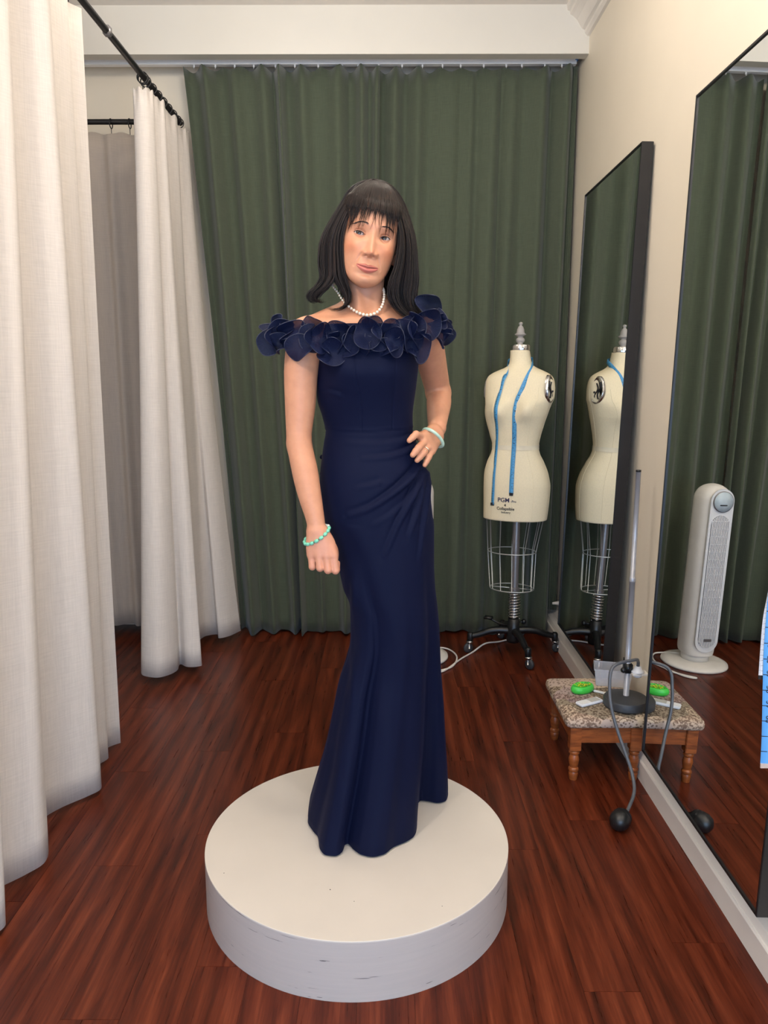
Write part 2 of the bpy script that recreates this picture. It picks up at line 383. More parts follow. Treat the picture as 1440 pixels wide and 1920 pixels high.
topB = [(-1.045,3.46),(-1.05,3.43),(-1.04,3.39),(-1.01,3.375),(-.985,3.385),(-.97,3.42),(-.985,3.46),(-.97,3.50),(-.955,3.53),(-.97,3.58),(-1.0,3.63),(-.975,3.68),(-.955,3.73),(-.975,3.78),(-1.0,3.83),(-.97,3.88),(-.955,3.92),(-.965,3.96)]
cb, _ = sheet('fitting_room_curtain', topB, botB, .045, 2.535, 30, 260, M['beige'], seed=5, jit=.002, pw=1.3, scallop=lambda s: .012*np.sin(s*55)**2)
tag(cb, 'gathered pale beige curtain hanging beside the green curtains', 'curtain', 'beige fitting room curtains')
tp, _ = folds((-1.02, 3.955), (-2.2, 3.955), 9, .022, 8); bt, _ = folds((-1.0, 3.955), (-2.2, 3.955), 9, .038, 8)
cc, _ = sheet('fitting_room_curtain', tp, bt, .065, 2.535, 24, 220, M['beige_shaded'], seed=9, jit=.002, scallop=lambda s: .014*np.sin(s*28)**2)
tag(cc, 'beige curtain with painted shade on the cross rod inside the fitting room', 'curtain', 'beige fitting room curtains')
# rods with rings
def rod(name, a, b, label, ring_pos):
    e = tag(empty(name, tuple((np.array(a)+np.array(b))/2)), label, 'curtain rod', 'black curtain rods')
    at(MB().tube(np.linspace(a, b, 6), .0125, 16).build('tube', M['black']), e)
    a = np.array(a); b = np.array(b); d = (b-a)/np.linalg.norm(b-a)
    sd = np.cross(d, (0, 0, 1)); ang = np.linspace(0, 2*PI, 20, endpoint=False)
    for q in ring_pos:
        c = a+d*q; c = c-np.array([0, 0, .008])
        at(MB().tube(c+.0215*(np.cos(ang)[:, None]*sd+np.sin(ang)[:, None]*np.array([0, 0, 1])), .0026, 6, closed=True).tube([c-np.array([0, 0, .022]), c-np.array([0, 0, .036]), c-np.array([0, 0, .05])], .0016, 6).build('ring', M['black']), e)
    return e
rd = rod('curtain_rod', (-1.0, .4, 2.58), (-1.0, 3.975, 2.58), 'long black rod running back above the beige curtains', [2.985, 3.0, 3.03, 3.11, 3.19, 3.27, 3.35, 3.43, 3.51, 3.55]+[.3, .55, .8, 1.05, 1.3, 1.55, 1.8, 2.05, 2.24])
at(MB().box((-1.0125, 2.97, 2.565), (-.985, 3.0, 2.597), bev=.004).build('joint_sleeve', M['steel']), rd)
rod('curtain_rod', (-2.3, 3.955, 2.58), (-1.0, 3.955, 2.58), 'short black cross rod holding the beige curtain with painted shade', [.2, .4, .6, .8, .97, 1.06, 1.2])
# green curtains: two panels meeting behind the person plus a narrow return at the wall
def scal(n, ph=0): return lambda s: .004+.022*np.abs(np.sin(s*n*PI+ph))**1.5
tl, _ = folds((-.985, 4.0), (-.035, 4.0), 8, .024, 21, .55, .18); bl, _ = folds((-.80, 4.0), (-.064, 4.0), 8, .046, 21, .55, .18)
gA, _ = sheet('green_curtain', tl, bl, .012, 2.848, 40, 420, M['green'], seed=11, scallop=scal(10), hemwave=.014, pw=.9, jit=.005)
tag(gA, 'dark green linen curtain panel left of the centre gap', 'curtain', 'green curtains across the back')
tl, _ = folds((-.040, 4.03), (.890, 4.0), 8, .024, 33, .55, .18); bl, _ = folds((-.075, 4.04), (.856, 3.985), 8, .044, 33, .55, .18)
gB, _ = sheet('green_curtain', tl, bl, .012, 2.848, 40, 420, M['green'], seed=12, scallop=scal(9, .5), hemwave=.014, pw=.9, jit=.005)
tag(gB, 'dark green linen curtain panel behind the dress form', 'curtain', 'green curtains across the back')
tl, _ = folds((.880, 4.02), (.918, 4.03), 1, .010, 35); bl, _ = folds((.850, 4.02), (.918, 4.04), 1, .012, 35)
gC, _ = sheet('green_curtain', tl, bl, .13, 2.845, 24, 60, M['green'], seed=13, jit=.001)
tag(gC, 'narrow strip of green curtain against the right wall', 'curtain', 'green curtains across the back')
# ------------------------------------------------------------------ leaning mirrors
def big_mirror(y0, y1, z0, z1, xb, xt, label):
    c = np.array([(xb+xt)/2, (y0+y1)/2, z0])
    e = tag(empty('framed_mirror', (xb, (y0+y1)/2, z0)), label, 'mirror', 'tall black framed mirrors')
    H = z1-z0; D = .042; fw = .008; w = (y1-y0)/2; ang = math.atan2(xt-xb, H)
    e.rotation_euler = (0, ang, 0)      # leans back onto the wall
    H = math.hypot(H, xt-xb)
    for a, b in (((0, -w, 0), (D, -w+fw, H)), ((0, w-fw, 0), (D, w, H)), ((0, -w+fw, 0), (D, w-fw, fw)), ((0, -w+fw, H-fw), (D, w-fw, H))):
        MB().box(a, b, bev=.0012).build('frame_bar', M['black'], e, smooth=False)
    MB().box((.004, -w+fw, fw), (.008, w-fw, H-fw)).build('mirror_glass', M['mirror'], e, smooth=False)
    MB().box((.010, -w+fw, fw), (D-.004, w-fw, H-fw)).build('backing_board', M['black'], e, smooth=False)
    return e
big_mirror(1.562, 2.358, .156, 2.152, .834, .877, 'near leaning mirror that reflects the tower fan')
big_mirror(2.843, 3.625, .178, 2.170, .834, .881, 'far leaning mirror that reflects the dress form')
# =================================================================== PROPS
# ------------------------------------------------------------------ round platform
PC = (-.079, 1.89); PR = .4; PZ = .15
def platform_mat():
    t = NT('scuffed_shaded_paint'); v = t.coord('Object')
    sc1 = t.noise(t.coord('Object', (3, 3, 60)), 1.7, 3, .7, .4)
    t.color(t.ramp(sc1, [(.325, lin(104, 98, 98)), (.335, lin(186, 178, 173)), (.8, lin(193, 184, 178))])).set(Roughness=.4); return t.mat  # whole side painted greyer than the top for its shade; dark streaks are scuffs
pf = tag(empty('round_platform', (PC[0], PC[1], 0)), 'low round white platform the person stands on', 'platform')
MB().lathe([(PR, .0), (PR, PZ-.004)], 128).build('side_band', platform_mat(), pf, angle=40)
MB().lathe([(PR, PZ-.0039), (PR, PZ-.0008), (PR-.0008, PZ), (.2, PZ), (.0001, PZ)], 128).build('top_board', M['platform'], pf, angle=40)
for u_, v_, r_ in ((619, 1668, .0016), (664, 1690, .0010), (829, 1699, .0011), (420, 1637, .0012)):
    c_ = Wz(u_, v_, PZ); o = MB().lathe([(r_, 0), (r_*.8, .0004), (.0001, .0005)], 10).build('speck', M['grey'], pf); o.location = (c_[0]-PC[0], c_[1]-PC[1], PZ)
# ------------------------------------------------------------------ dress form
DFX, DFY, DRZ = .632, 3.70, math.radians(-20)
df = tag(empty('dress_form', (DFX, DFY, 0), DRZ), 'cream sewing dress form on a black caster base in the corner', 'dress form')
bpy.context.view_layer.update()
M['form'] = plain('cream_form_linen', (242, 229, 196), .7, var=.04, scale=200, bump=.1)
rows = [  # v, uL, uR, half depth, y shift
 (657, 956, 992, .047, .012), (664, 956, 993, .047, .012), (676, 955, 995, .050, .012), (684, 953, 998, .056, .012), (689, 947, 1004, .062, .012), (694, 936, 1014, .068, .010), (700, 924, 1025, .074, .008), (706, 917, 1032, .079, .006),
 (716, 913, 1036, .085, .003), (730, 912, 1037, .092, 0), (745, 912, 1036, .100, -.004), (758, 912, 1031, .108, -.006), (775, 911, 1025, .110, -.006), (795, 914, 1018, .102, -.003), (815, 919, 1012, .092, 0), (838, 924, 1008, .084, .002),
 (850, 921, 1010, .089, .004), (866, 914, 1017, .099, .008), (890, 908, 1025, .113, .014), (912, 907, 1028, .120, .016), (940, 907, 1026, .118, .014), (972, 907, 1022, .110, .010)]
cth, sth = math.cos(DRZ), math.sin(DRZ)
TR = []
for v, ul, ur, hd, ys in rows:
    a = W(ul, v, DFY); b = W(ur, v, DFY); hw = (b[0]-a[0])/2
    w = math.sqrt(max(hw*hw-(hd*sth)**2, .001))/cth
    cx = (a[0]+b[0])/2-DFX
    TR.append((a[2], w, hd, cx*cth, ys-cx*sth*0))
TR = np.array(TR)[::-1]
NZ, NA = 150, 96
zz = np.linspace(TR[0, 0], TR[-1, 0], NZ); ang = np.linspace(0, 2*PI, NA, endpoint=False)
fw, fh, fc, fy = [hint(zz, TR[:, 0], TR[:, i]) for i in (1, 2, 3, 4)]
def form_surface(a, i):
    ca, sa = np.cos(a), np.sin(a); n = 2.25
    x = fw[i]*np.sign(ca)*np.abs(ca)**(2/n); y = fh[i]*np.sign(sa)*np.abs(sa)**(2/n)
    z = zz[i]
    bz = W(960, 768, DFY)[2]; hz = W(960, 905, DFY)[2]
    g = np.exp(-((z-bz)/.05)**2)*np.exp(-((np.abs(x)-.07)/.042)**2)*(sa < 0)*np.abs(sa)**.5
    y = y-.030*g+.016*np.exp(-((z-bz)/.07)**2)*np.exp(-(x/.024)**2)*(sa < 0)
    gb = np.exp(-((z-hz)/.055)**2)*np.exp(-((np.abs(x)-.06)/.05)**2)*(sa > 0)*np.abs(sa)**.5
    y = y+.028*gb
    return np.stack([fc[i]+x, fy[i]+y, z+0*x], -1)
FP = np.stack([form_surface(ang, i) for i in range(NZ)], 1)
mb = MB(); mb.grid(FP, cu=True, flip=True)
bi = [i*NZ for i in range(NA)]; mb.f.append(tuple(bi)); mb.m.append(0)
mb.f.append(tuple(i*NZ+NZ-1 for i in range(NA))[::-1]); mb.m.append(0)
torso = mb.build('torso', M['form'], df)
def on_form(x, z, off=.0012, back=False):
    """point on the front of the torso at local x, height z"""
    i = int(np.clip(np.searchsorted(zz, z), 0, NZ-1)); A = np.linspace(-PI, 0, 241) if not back else np.linspace(0, PI, 241)
    S = form_surface(A, i); j = np.argmin(np.abs(S[:, 0]-x)); p = S[j].copy(); p[0] = x; p[2] = z
    n = np.array([np.cos(A[j])/fw[i], np.sin(A[j])/fh[i], 0]); n /= np.linalg.norm(n); return p+n*off
# seams and waist tape
iw = int(np.argmin(np.abs(zz-W(960, 838, DFY)[2])))
ring = np.stack([form_surface(ang, i) for i in range(iw-2, iw+3)], 1); cen = np.array([fc[iw], fy[iw], 0]); 
d = ring[..., :2]-cen[:2]; ring[..., :2] = cen[:2]+d*(1+.0016/np.linalg.norm(d, axis=-1, keepdims=True))
MB().grid(ring, cu=True, flip=True).build('waist_tape', plain('cotton_tape', (236, 226, 200), .7), torso)
for a in (-PI/2, -PI/2-.62, -PI/2+.62, 0.0, PI, PI/2, PI/2+.6, PI/2-.6):
    pts = np.array([form_surface(np.array([a]), i)[0] for i in range(2, 118)]); 
    MB().tube(pts, .0011, 5).build('seam', M['form'], torso)
nz_ = zz[-1]; ncx, ncy = fc[-1], fy[-1]
nr = fw[-1]
mb = MB(); mb.lathe([(nr*1.02, -.002), (nr*1.05, .003), (nr*1.05, .021), (nr*.98, .026), (.001, .027)], 40); nb = mb.build('neck_plate', M['chrome'], df, angle=40); nb.location = (ncx, ncy, nz_)
nb.scale = (1, .95, 1)
s_ = 1/390.0
fp = [(.0001, 0), (.018, 0), (.013, .004), (.012, .008), (.019, .014), (.021, .021), (.019, .029), (.013, .034), (.012, .037), (.018, .042), (.026, .046), (.026, .050), (.019, .054), (.018, .060), (.0165, .072), (.011, .084), (.006, .088), (.007, .092), (.0095, .097), (.0085, .102), (.0001, .106)]
fi = MB().lathe(fp, 28).build('finial', M['finial'], df); fi.location = (ncx, ncy, nz_+.026)
# arm plates (collapsible shoulder)
def plate(side):
    zc = W(1024, 731, DFY)[2]; i = int(np.argmin(np.abs(zz-zc)))
    a0 = -.40 if side > 0 else PI-.05
    p = form_surface(np.array([a0]), i)[0]; n = np.array([math.cos(a0)*.95, math.sin(a0)*.55, 0.06]); n /= np.linalg.norm(n)
    tx = np.cross((0, 0, 1), n); tx /= np.linalg.norm(tx); ty = np.cross(n, tx)
    a = np.linspace(0, 2*PI, 40, endpoint=False)
    ox, oy = .036*np.cos(a), np.where(np.sin(a) > 0, .064, .054)*np.sin(a)
    ox = ox*(1-.18*np.clip(np.sin(a), 0, 1))
    mb = MB(); rings = []
    for k, (sc_, h) in enumerate([(1.10, -.022), (1.08, -.008), (1.0, -.005), (.96, -.007), (.93, -.011), (.5, -.012), (.02, -.012)]):
        rings.append(p+n*(h+.006)+tx*(ox*sc_)[:, None]+ty*(oy*sc_)[:, None])
    mb.grid(np.stack(rings, 1), cu=True)
    o = mb.build('arm_plate', M['chrome'], df)
    # folded spring steel inside the plate
    mb = MB()
    for k in range(3):
        yy = np.linspace(-.036+.006*k, .042-.006*k, 14); xx = -.016+.016*k+.007*np.sin(np.linspace(0, 6, 14)+k)
        mb.tube(p+n*.000+tx*xx[:, None]+ty*yy[:, None], .0042-.0008*k, 6)
    mb.ball(p+n*.001+tx*.010-ty*.006, .006)
    mb.build('spring_fold', M['black'], o)
plate(1); plate(-1)
# cage
zb = zz[0]; zm = W(960, 1034, DFY)[2]; z2 = W(960, 1103, DFY)[2]
def ell(w, d, z, n=60, cx=0, cy=0):
    a = np.linspace(0, 2*PI, n, endpoint=False); return np.stack([cx+w*np.cos(a), cy+d*np.sin(a), np.full(n, z)], 1)
cw0, cw1, cw2 = fw[0]*.9, .118, .108; cd0, cd1, cd2 = fh[0]*.9, .092, .086
c0 = (fc[0], fy[0]); c1 = (W(959, 1034, DFY)[0]-DFX, .006); c2 = (W(959, 1100, DFY)[0]-DFX, .004)
MB().tube(ell(cw1, cd1, zm, cx=c1[0], cy=c1[1]), .0026, 6, closed=True).build('cage_ring', M['wire'], df)
MB().tube(ell(cw2, cd2, z2, cx=c2[0], cy=c2[1]), .0028, 6, closed=True).build('cage_ring', M['wire'], df)
for k in range(12):
    a = 2*PI*(k+.3)/12
    MB().tube([(c0[0]+cw0*math.cos(a), c0[1]+cd0*math.sin(a), zb+.004), (c1[0]+cw1*math.cos(a), c1[1]+cd1*math.sin(a), zm), (c2[0]+cw2*math.cos(a), c2[1]+cd2*math.sin(a), z2)], .0022, 6).build('cage_wire', M['wire'], df)
MB().tube([(c2[0]-cw2, c2[1], z2), (c2[0]+cw2, c2[1], z2)], .0026, 6).build('cage_wire', M['wire'], df)
MB().tube([(0, 0, z2-.01), (0, 0, zb+.02)], .0185, 18).lathe([(.024, z2-.012), (.026, z2-.01), (.026, z2+.002), (.019, z2+.006)], 20).build('pole', M['steel'], df, angle=40)
t_ = np.linspace(0, 9, 180); zt_, z0_ = z2-.022, .187
MB().tube(np.stack([.029*np.cos(t_*2*PI), .029*np.sin(t_*2*PI), z0_+(zt_-z0_)*t_/9], 1), .0032, 6).build('spring', M['chrome'], df)
MB().tube([(0, 0, .17), (0, 0, z2)], .0145, 14).build('inner_pole', M['steel'], df)
MB().lathe([(.001, .062), (.03, .062), (.034, .075), (.032, .12), (.029, .182), (.022, .187), (.001, .187)], 24).build('hub', M['blackp'], df)
for k, a in enumerate([math.radians(q)-DRZ for q in (176, 4, -80, 96)]):
    R_ = .213; dx, dy = math.cos(a), math.sin(a)
    pr = np.array([(.02, .120), (.07, .122), (.12, .115), (.165, .098), (.195, .090), (.213, .088)])
    pts = cr(pr, 16); P3 = np.stack([pts[:, 0]*dx, pts[:, 0]*dy, pts[:, 1]], 1)
    lg = MB().tube(P3, np.linspace(.020, .013, 16), 10).build('base_leg', M['blackp'], df)
    c = MB(); x, y = R_*dx, R_*dy
    c.lathe([(.001, .062), (.014, .062), (.016, .075), (.016, .098), (.010, .106), (.001, .107)], 16, (x, y, 0))
    c.build('caster_socket', M['blackp'], lg)
    ra = a+.5; ox, oy = math.cos(ra)*.012, math.sin(ra)*.012; ax = np.array([-math.sin(ra), math.cos(ra), 0])
    fk = MB()
    for s in (-1, 1):
        b = np.array([x+ox, y+oy, 0])+ax*s*.012
        fk.tube([b+np.array([-ox*.6, -oy*.6, .058]), b+np.array([0, 0, .045]), b+np.array([0, 0, .026])], .005, 6)
    fk.lathe([(.001, .054), (.017, .054), (.017, .061), (.001, .062)], 16, (x+ox*.3, y+oy*.3, 0)); fk.build('caster_fork', M['chrome'], lg)
    whl = MB().lathe([(.001, -.009), (.018, -.009), (.0245, -.006), (.026, 0), (.0245, .006), (.018, .009), (.001, .009)], 24)
    o = whl.build('caster_wheel', M['grey'], lg); o.rotation_euler = (PI/2, 0, ra); o.location = (x+ox, y+oy, .026)
pd = MB(); a = math.radians(150)-DRZ; q = np.array([math.cos(a), math.sin(a), 0])
pd.tube([q*.02+np.array([0, 0, .14]), q*.08+np.array([0, 0, .145]), q*.13+np.array([0, 0, .165])], .006, 8); pd.box(tuple(q*.135+np.array([-.022, -.016, .160])), tuple(q*.135+np.array([.022, .016, .173])), bev=.003)
pd.build('foot_pedal', M['blackp'], df)
kn = MB(); a = math.radians(20)-DRZ; q = np.array([math.cos(a), math.sin(a), 0]); kn.tube([q*.02+np.array([0, 0, .16]), q*.05+np.array([0, 0, .16])], .005, 8).ball(q*.058+np.array([0, 0, .16]), .014); kn.build('clamp_knob', M['blackp'], df)
# printed size mark on the torso
M['ink'] = plain('dark_blue_ink', (46, 40, 74), .7); M['ink2'] = plain('black_ink', (30, 28, 32), .7)
def text_mesh(txt, size, bold=0.0):
    cu = bpy.data.curves.new('lettering', 'FONT'); cu.body = txt; cu.size = size; cu.align_x = 'CENTER'; cu.offset = bold; cu.resolution_u = 3
    o = bpy.data.objects.new('lettering', cu); C.objects.link(o); dg = bpy.context.evaluated_depsgraph_get()
    me = bpy.data.meshes.new_from_object(o.evaluated_get(dg)); bpy.data.objects.remove(o); bpy.data.curves.remove(cu); return me
TXC = -.036
for txt, v, size, bold, mat, dx in (('PGM', 936.5, .029, .0005, 'ink', -.010), ('-Pro', 936.5, .015, .0003, 'ink', .038), ('4', 944.5, .019, .0004, 'ink2', -.002), ('Collapsible', 951, .0195, .0004, 'ink2', 0), ('Industry', 957, .0135, .0002, 'ink2', .002)):
    me = text_mesh(txt, size, bold); z0 = W(942, v, DFY)[2]
    for q in me.vertices:
        p = on_form(q.co.x+dx+TXC, q.co.y+z0, .0016); q.co = Vector(p)
    me.materials.append(M[mat]); o = link('printed_mark', me, torso)
# ------------------------------------------------------------------ measuring tapes
def tape_mat(name, ca, cb, edge, per=.0254, plainblue=False):
    """u across, v along in metres: ruled edge and figure-like dashes"""
    t = NT(name); tc = t.node('ShaderNodeTexCoord'); sx = t.node('ShaderNodeSeparateXYZ'); t.link(tc.outputs['UV'], sx.inputs[0]); u, v = sx.outputs[0], sx.outputs[1]
    fine = t.math('LESS_THAN', t.math('FRACT', t.math('DIVIDE', v, per/8)), .22); e1 = t.math('LESS_THAN', u, .22)
    inch = t.math('LESS_THAN', t.math('FRACT', t.math('DIVIDE', v, per)), .05); e2 = t.math('LESS_THAN', u, .6)
    m = t.math('MAXIMUM', t.math('MULTIPLY', fine, e1), t.math('MULTIPLY', inch, e2))
    n = t.noise(t.coord('UV', (3, 180, 1)), 1, 2); blot = t.math('MULTIPLY', t.math('GREATER_THAN', n, .58), t.math('MULTIPLY', t.math('GREATER_THAN', u, .35), t.math('LESS_THAN', u, .8)))
    fr = t.math('FRACT', t.math('DIVIDE', v, per)); blot = t.math('MULTIPLY', blot, t.math('MULTIPLY', t.math('GREATER_THAN', fr, .3), t.math('LESS_THAN', fr, .75)))
    if plainblue: m = t.math('MULTIPLY', inch, e2)
    elif per > .02: m = t.math('MAXIMUM', m, blot)
    base = t.mix(t.math('GREATER_THAN', u, edge), lin(*ca), lin(*cb))
    t.color(t.mix(m, base, lin(24, 26, 40))).set(Roughness=.45); return t.mat
def ribbon(name, pts, wvec, mat, parent, th=.0006):
    pts = np.asarray(pts, float); wv = np.asarray(wvec, float); wv = wv if wv.ndim == 2 else np.tile(wv, (len(pts), 1))
    P = np.stack([pts-wv/2, pts, pts+wv/2], 1); me = MB().grid(P).mesh(name)
    L = np.r_[0, np.cumsum(np.linalg.norm(np.diff(pts, axis=0), axis=1))]; uvv = np.stack([np.tile([0, .5, 1], len(pts)), np.repeat(L, 3)], 1)
    uv = me.uv_layers.new(name='UVMap'); li = np.zeros(len(me.loops), int); me.loops.foreach_get('vertex_index', li); uv.data.foreach_set('uv', uvv[li].reshape(-1))
    o = link(name, me, parent, mat); solid(o, th); return o
M['tape_blue'] = tape_mat('blue_tape_measure', (150, 200, 235), (80, 160, 215), .12)
tm = tag(empty('measuring_tape', (DFX, DFY, nz_-.06), DRZ), 'blue measuring tape draped around the dress form neck', 'measuring tape', 'blue measuring tapes')
bpy.context.view_layer.update()
pts = []
def loc_x(u, v):   # pixel -> local x on the form (approx.)
    p = W(u, v, DFY-.09); return (p[0]-DFX)*cth+(p[1]-DFY)*sth, p[2]
Lp = [(920, 948), (921, 930), (922, 900), (924, 870), (926, 840), (929, 805), (930, 780), (931, 760), (935, 735), (940, 712), (946, 698)]
Rp = [(994, 690), (991, 700), (985, 715), (977, 735), (970, 752), (966, 775), (965, 800), (963, 835), (961, 870), (960, 900), (959, 926)]
for u, v in Lp:
    x, z = loc_x(u, v); pts.append(on_form(x, z, .003))
zn = W(960, 678, DFY)[2]
nb_ = [(-.058, .010, zn-.012), (-.055, .035, zn+.006), (-.03, .062, zn+.014), (.01, .070, zn+.016), (.04, .058, zn+.013), (.058, .032, zn+.006)]
pts += [np.array([q[0]+ncx, q[1]+.005, q[2]]) for q in nb_]
for u, v in Rp:
    x, z = loc_x(u, v); pts.append(on_form(x, z, .003))
pts = np.array(pts); P2 = cr(pts, 160)
T = np.gradient(P2, axis=0); T /= np.linalg.norm(T, axis=1)[:, None]
nout = P2-np.array([ncx, .02, 0]); nout[:, 2] = 0.15*np.linalg.norm(nout[:, :2], axis=1); nout /= np.linalg.norm(nout, axis=1)[:, None]
wv = np.cross(T, nout); wv /= np.linalg.norm(wv, axis=1)[:, None]
rb = ribbon('tape_band', P2, wv*.021, M['tape_blue'], tm); rb.location = (0, 0, -(nz_-.06))
e_ = MB().box((-.009, -.0012, -.008), (.009, .0012, .006)).build('metal_tip', M['black'], tm, smooth=False); e_.location = tuple(P2[-1]+np.array([0, -.001, -(nz_-.06)])); 
e_ = MB().box((-.009, -.0012, -.006), (.009, .0012, .008)).build('metal_tip', M['black'], tm, smooth=False); e_.location = tuple(P2[0]+np.array([0, -.001, -(nz_-.06)]))
# hanging tape at the right edge, over the near mirror frame
TY = 1.548
tm2 = tag(empty('measuring_tape', tuple(W(1436, 1440, TY))), 'blue and white measuring tape hanging at the right edge by the near mirror', 'measuring tape', 'blue measuring tapes')
M['tape_b2'] = tape_mat('blue_tape_close', (92, 165, 232), (100, 175, 238), .5, .0345, True)
M['tape_w2'] = tape_mat('white_tape_close', (236, 238, 244), (205, 214, 240), .45, .0115)
def px_path(L, y): return np.array([W(u, v, y) for u, v in L])
xr = np.array([.021, -.003, 0])
top_pt = W(1462, 700, TY)
bl_ = cr(np.vstack([px_path([(1474, 760), (1466, 900), (1456, 1040), (1448, 1140), (1442, 1220), (1440, 1290), (1438, 1380), (1435, 1438)], TY-.012)]), 80)
ob = at(ribbon('tape_band', bl_[::-1], xr, M['tape_b2'], None), tm2)
wl_ = cr(np.vstack([px_path([(1480, 760), (1472, 900), (1460, 1040), (1449, 1110), (1439, 1165), (1433, 1240), (1431, 1268)], TY-.006)]), 60)
at(ribbon('tape_band', wl_[::-1], xr*.9, M['tape_w2'], None), tm2)
a = wl_[0]; b = bl_[0]; zt = a[2]
arc = cr(np.array([b, b+np.array([.004, .0, .15]), b+np.array([.012, .002, .34]), b+np.array([.03, .006, .36]), a+np.array([.012, .004, .34]), a+np.array([.004, .0, .15]), a]), 60)
at(ribbon('tape_band', arc, xr*.95, M['tape_b2'], None), tm2)
for k_, tx_ in enumerate(('60', '59', '58', '57', '56', '55', '54', '53')):
    me = text_mesh(tx_, .017); vv = 1348-28*k_; c_ = np.array([np.interp(vv, [project(p)[1] for p in bl_], bl_[:, i]) for i in range(3)])
    for q_ in me.vertices: q_.co = Vector((c_[0]-.004+q_.co.y, c_[1]-.0016, c_[2]-q_.co.x))
    me.materials.append(M['ink2']); at(link('printed_number', me), tm2)
p = wl_[-1]; at(MB().box(tuple(p-np.array([.0105, .002, .006])), tuple(p+np.array([.0105, .001, .002]))).build('metal_tip', M['black'], None, smooth=False), tm2)
p = bl_[-1]; at(MB().box(tuple(p-np.array([.011, .002, .002])), tuple(p+np.array([.011, .001, .008]))).build('metal_tip', plain('pale_metal_tip', (214, 196, 186), .4, .3), None, smooth=False), tm2)
pk = b+np.array([.03, .006, .36]); at(MB().tube([pk+np.array([0, .0, -.012]), pk+np.array([0, .02, -.012]), pk+np.array([.0, .032, -.012])], .004, 8).build('hook', M['black'], None), tm2)
# ------------------------------------------------------------------ tower fan
fan = tag(empty('tower_fan', (.145, 3.65, 0), math.radians(-8)), 'white tower fan standing behind the person and seen in the near mirror', 'fan')
MB().lathe([(.001, 0), (.152, 0), (.158, .006), (.156, .014), (.13, .022), (.07, .027), (.001, .028)], 64).build('base', M['whitep2'], fan)
MB().lathe([(.066, .024), (.066, .06), (.06, .075)], 40).build('neck', M['whitep2'], fan)
HT = .90
# body: rounded column with a domed top, front at -y
N = 64; a = np.linspace(0, 2*PI, N, endpoint=False); zs = np.r_[.062, .066, .075, np.linspace(.09, HT-.078, 30), HT-.078+.078*np.sin(np.linspace(.05, PI/2, 14))]
P = np.zeros((N, len(zs), 3))
for k, z in enumerate(zs):
    top = max(0, (z-(HT-.078))/.078); wsc = math.sqrt(max(1-top**2, .0004)) if top > 0 else 1
    if z < .08: wsc = .93+.07*(z-.062)/.018
    dd = math.sqrt(max(1-top**2.6, .0004))
    x = .078*np.sign(np.cos(a))*np.abs(np.cos(a))**.8*wsc; y = .082*np.sign(np.sin(a))*np.abs(np.sin(a))**.72*dd
    P[:, k] = np.stack([x, y, np.full(N, z)], 1)
MB().grid(P, cu=True).build('housing', M['whitep2'], fan)
# front panel with rounded ends, grille board painted dark as shade, slats, control dial
def stadium(w, z0, z1, n=20):
    t = np.linspace(0, PI, n); return [(w*math.cos(q), z1-w+w*math.sin(q)) for q in t]+[(-w*math.cos(q), z0+w-w*math.sin(q)) for q in t]
MB().prism(stadium(.058, .085, .885), -.088, -.079).build('front_panel', M['whitep'], fan, smooth=False)
MB().prism(stadium(.046, .11, .76), -.0888, -.086).build('grille_shadow_board', plain('grey_grille_shade', (78, 80, 90), .6), fan, smooth=False)
gr = MB()
for k in range(13):
    x = -.042+.007*k; h_ = .046-math.sqrt(max(.046**2-x*x, 0))
    gr.box((x-.0018, -.0945, .11+h_), (x+.0021, -.0885, .76-h_))
for k in range(17): gr.box((-.043, -.092, .14+.037*k), (.043, -.0889, .1425+.037*k))
gr.build('grille', M['whitep'], fan, smooth=False)
MB().lathe([(.05, 0), (.05, .006), (.047, .008)], 48, axis='y').build('dial_rim', M['steel'], fan).location = (0, -.0965, .825)
dl = MB().lathe([(.047, .0), (.047, .004), (.001, .005)], 48, axis='y').build('control_dial', plain('pale_blue_dial', (196, 212, 222), .3), fan); dl.location = (0, -.094, .825); dl.scale = (1, -1, 1)
dsp = MB().box((-.018, -.1005, .806), (.018, -.098, .812), bev=.0008).build('display_slot', M['grey'], fan, smooth=False)
MB().box((-.02, -.0965, .142), (.02, -.0925, .156), bev=.001).build('badge', M['steel'], fan, smooth=False)
MB().box((-.0795, -.03, .775), (-.077, -.008, .79), bev=.0008).build('side_label', M['grey'], fan, smooth=False)
cd0_ = [(.30, 3.80, .012), (.335, 3.66, .007), (.30, 3.50, .006), (.20, 3.42, .006), (.26, 3.44, .006), (.36, 3.60, .006), (.42, 3.66, .006), (.50, 3.72, .014), (.58, 3.84, .01), (.75, 3.9, .006), (.88, 3.86, .14), (.90, 3.85, .26)]
cd_ = [(.19, 3.70, .03), (.30, 3.75, .008), (.345, 3.64, .006), (.31, 3.50, .006), (.22, 3.43, .006), (.27, 3.45, .0055), (.36, 3.60, .006), (.43, 3.70, .006), (.50, 3.76, .03), (.58, 3.84, .012), (.64, 3.89, .006), (.70, 3.90, .006)]
crd = MB().tube(cr(cd_, 140), .0042, 8).build('power_cord', M['whitep2'], None)
bpy.context.view_layer.update(); at(crd, fan)
# wall outlet with the plug
ol = tag(empty('wall_outlet', (.93, 3.86, .225)), 'white wall outlet with a plug beside the far mirror', 'outlet')
at(MB().box((.922, 3.822, .168), (.931, 3.898, .288), bev=.002).build('face_plate', M['whitep'], None, smooth=False), ol)
at(MB().tube([(.922, 3.86, .215), (.892, 3.86, .215), (.876, 3.86, .215), (.858, 3.86, .214)], [.012, .012, .008, .006], 10).build('plug', M['whitep2'], None), ol)
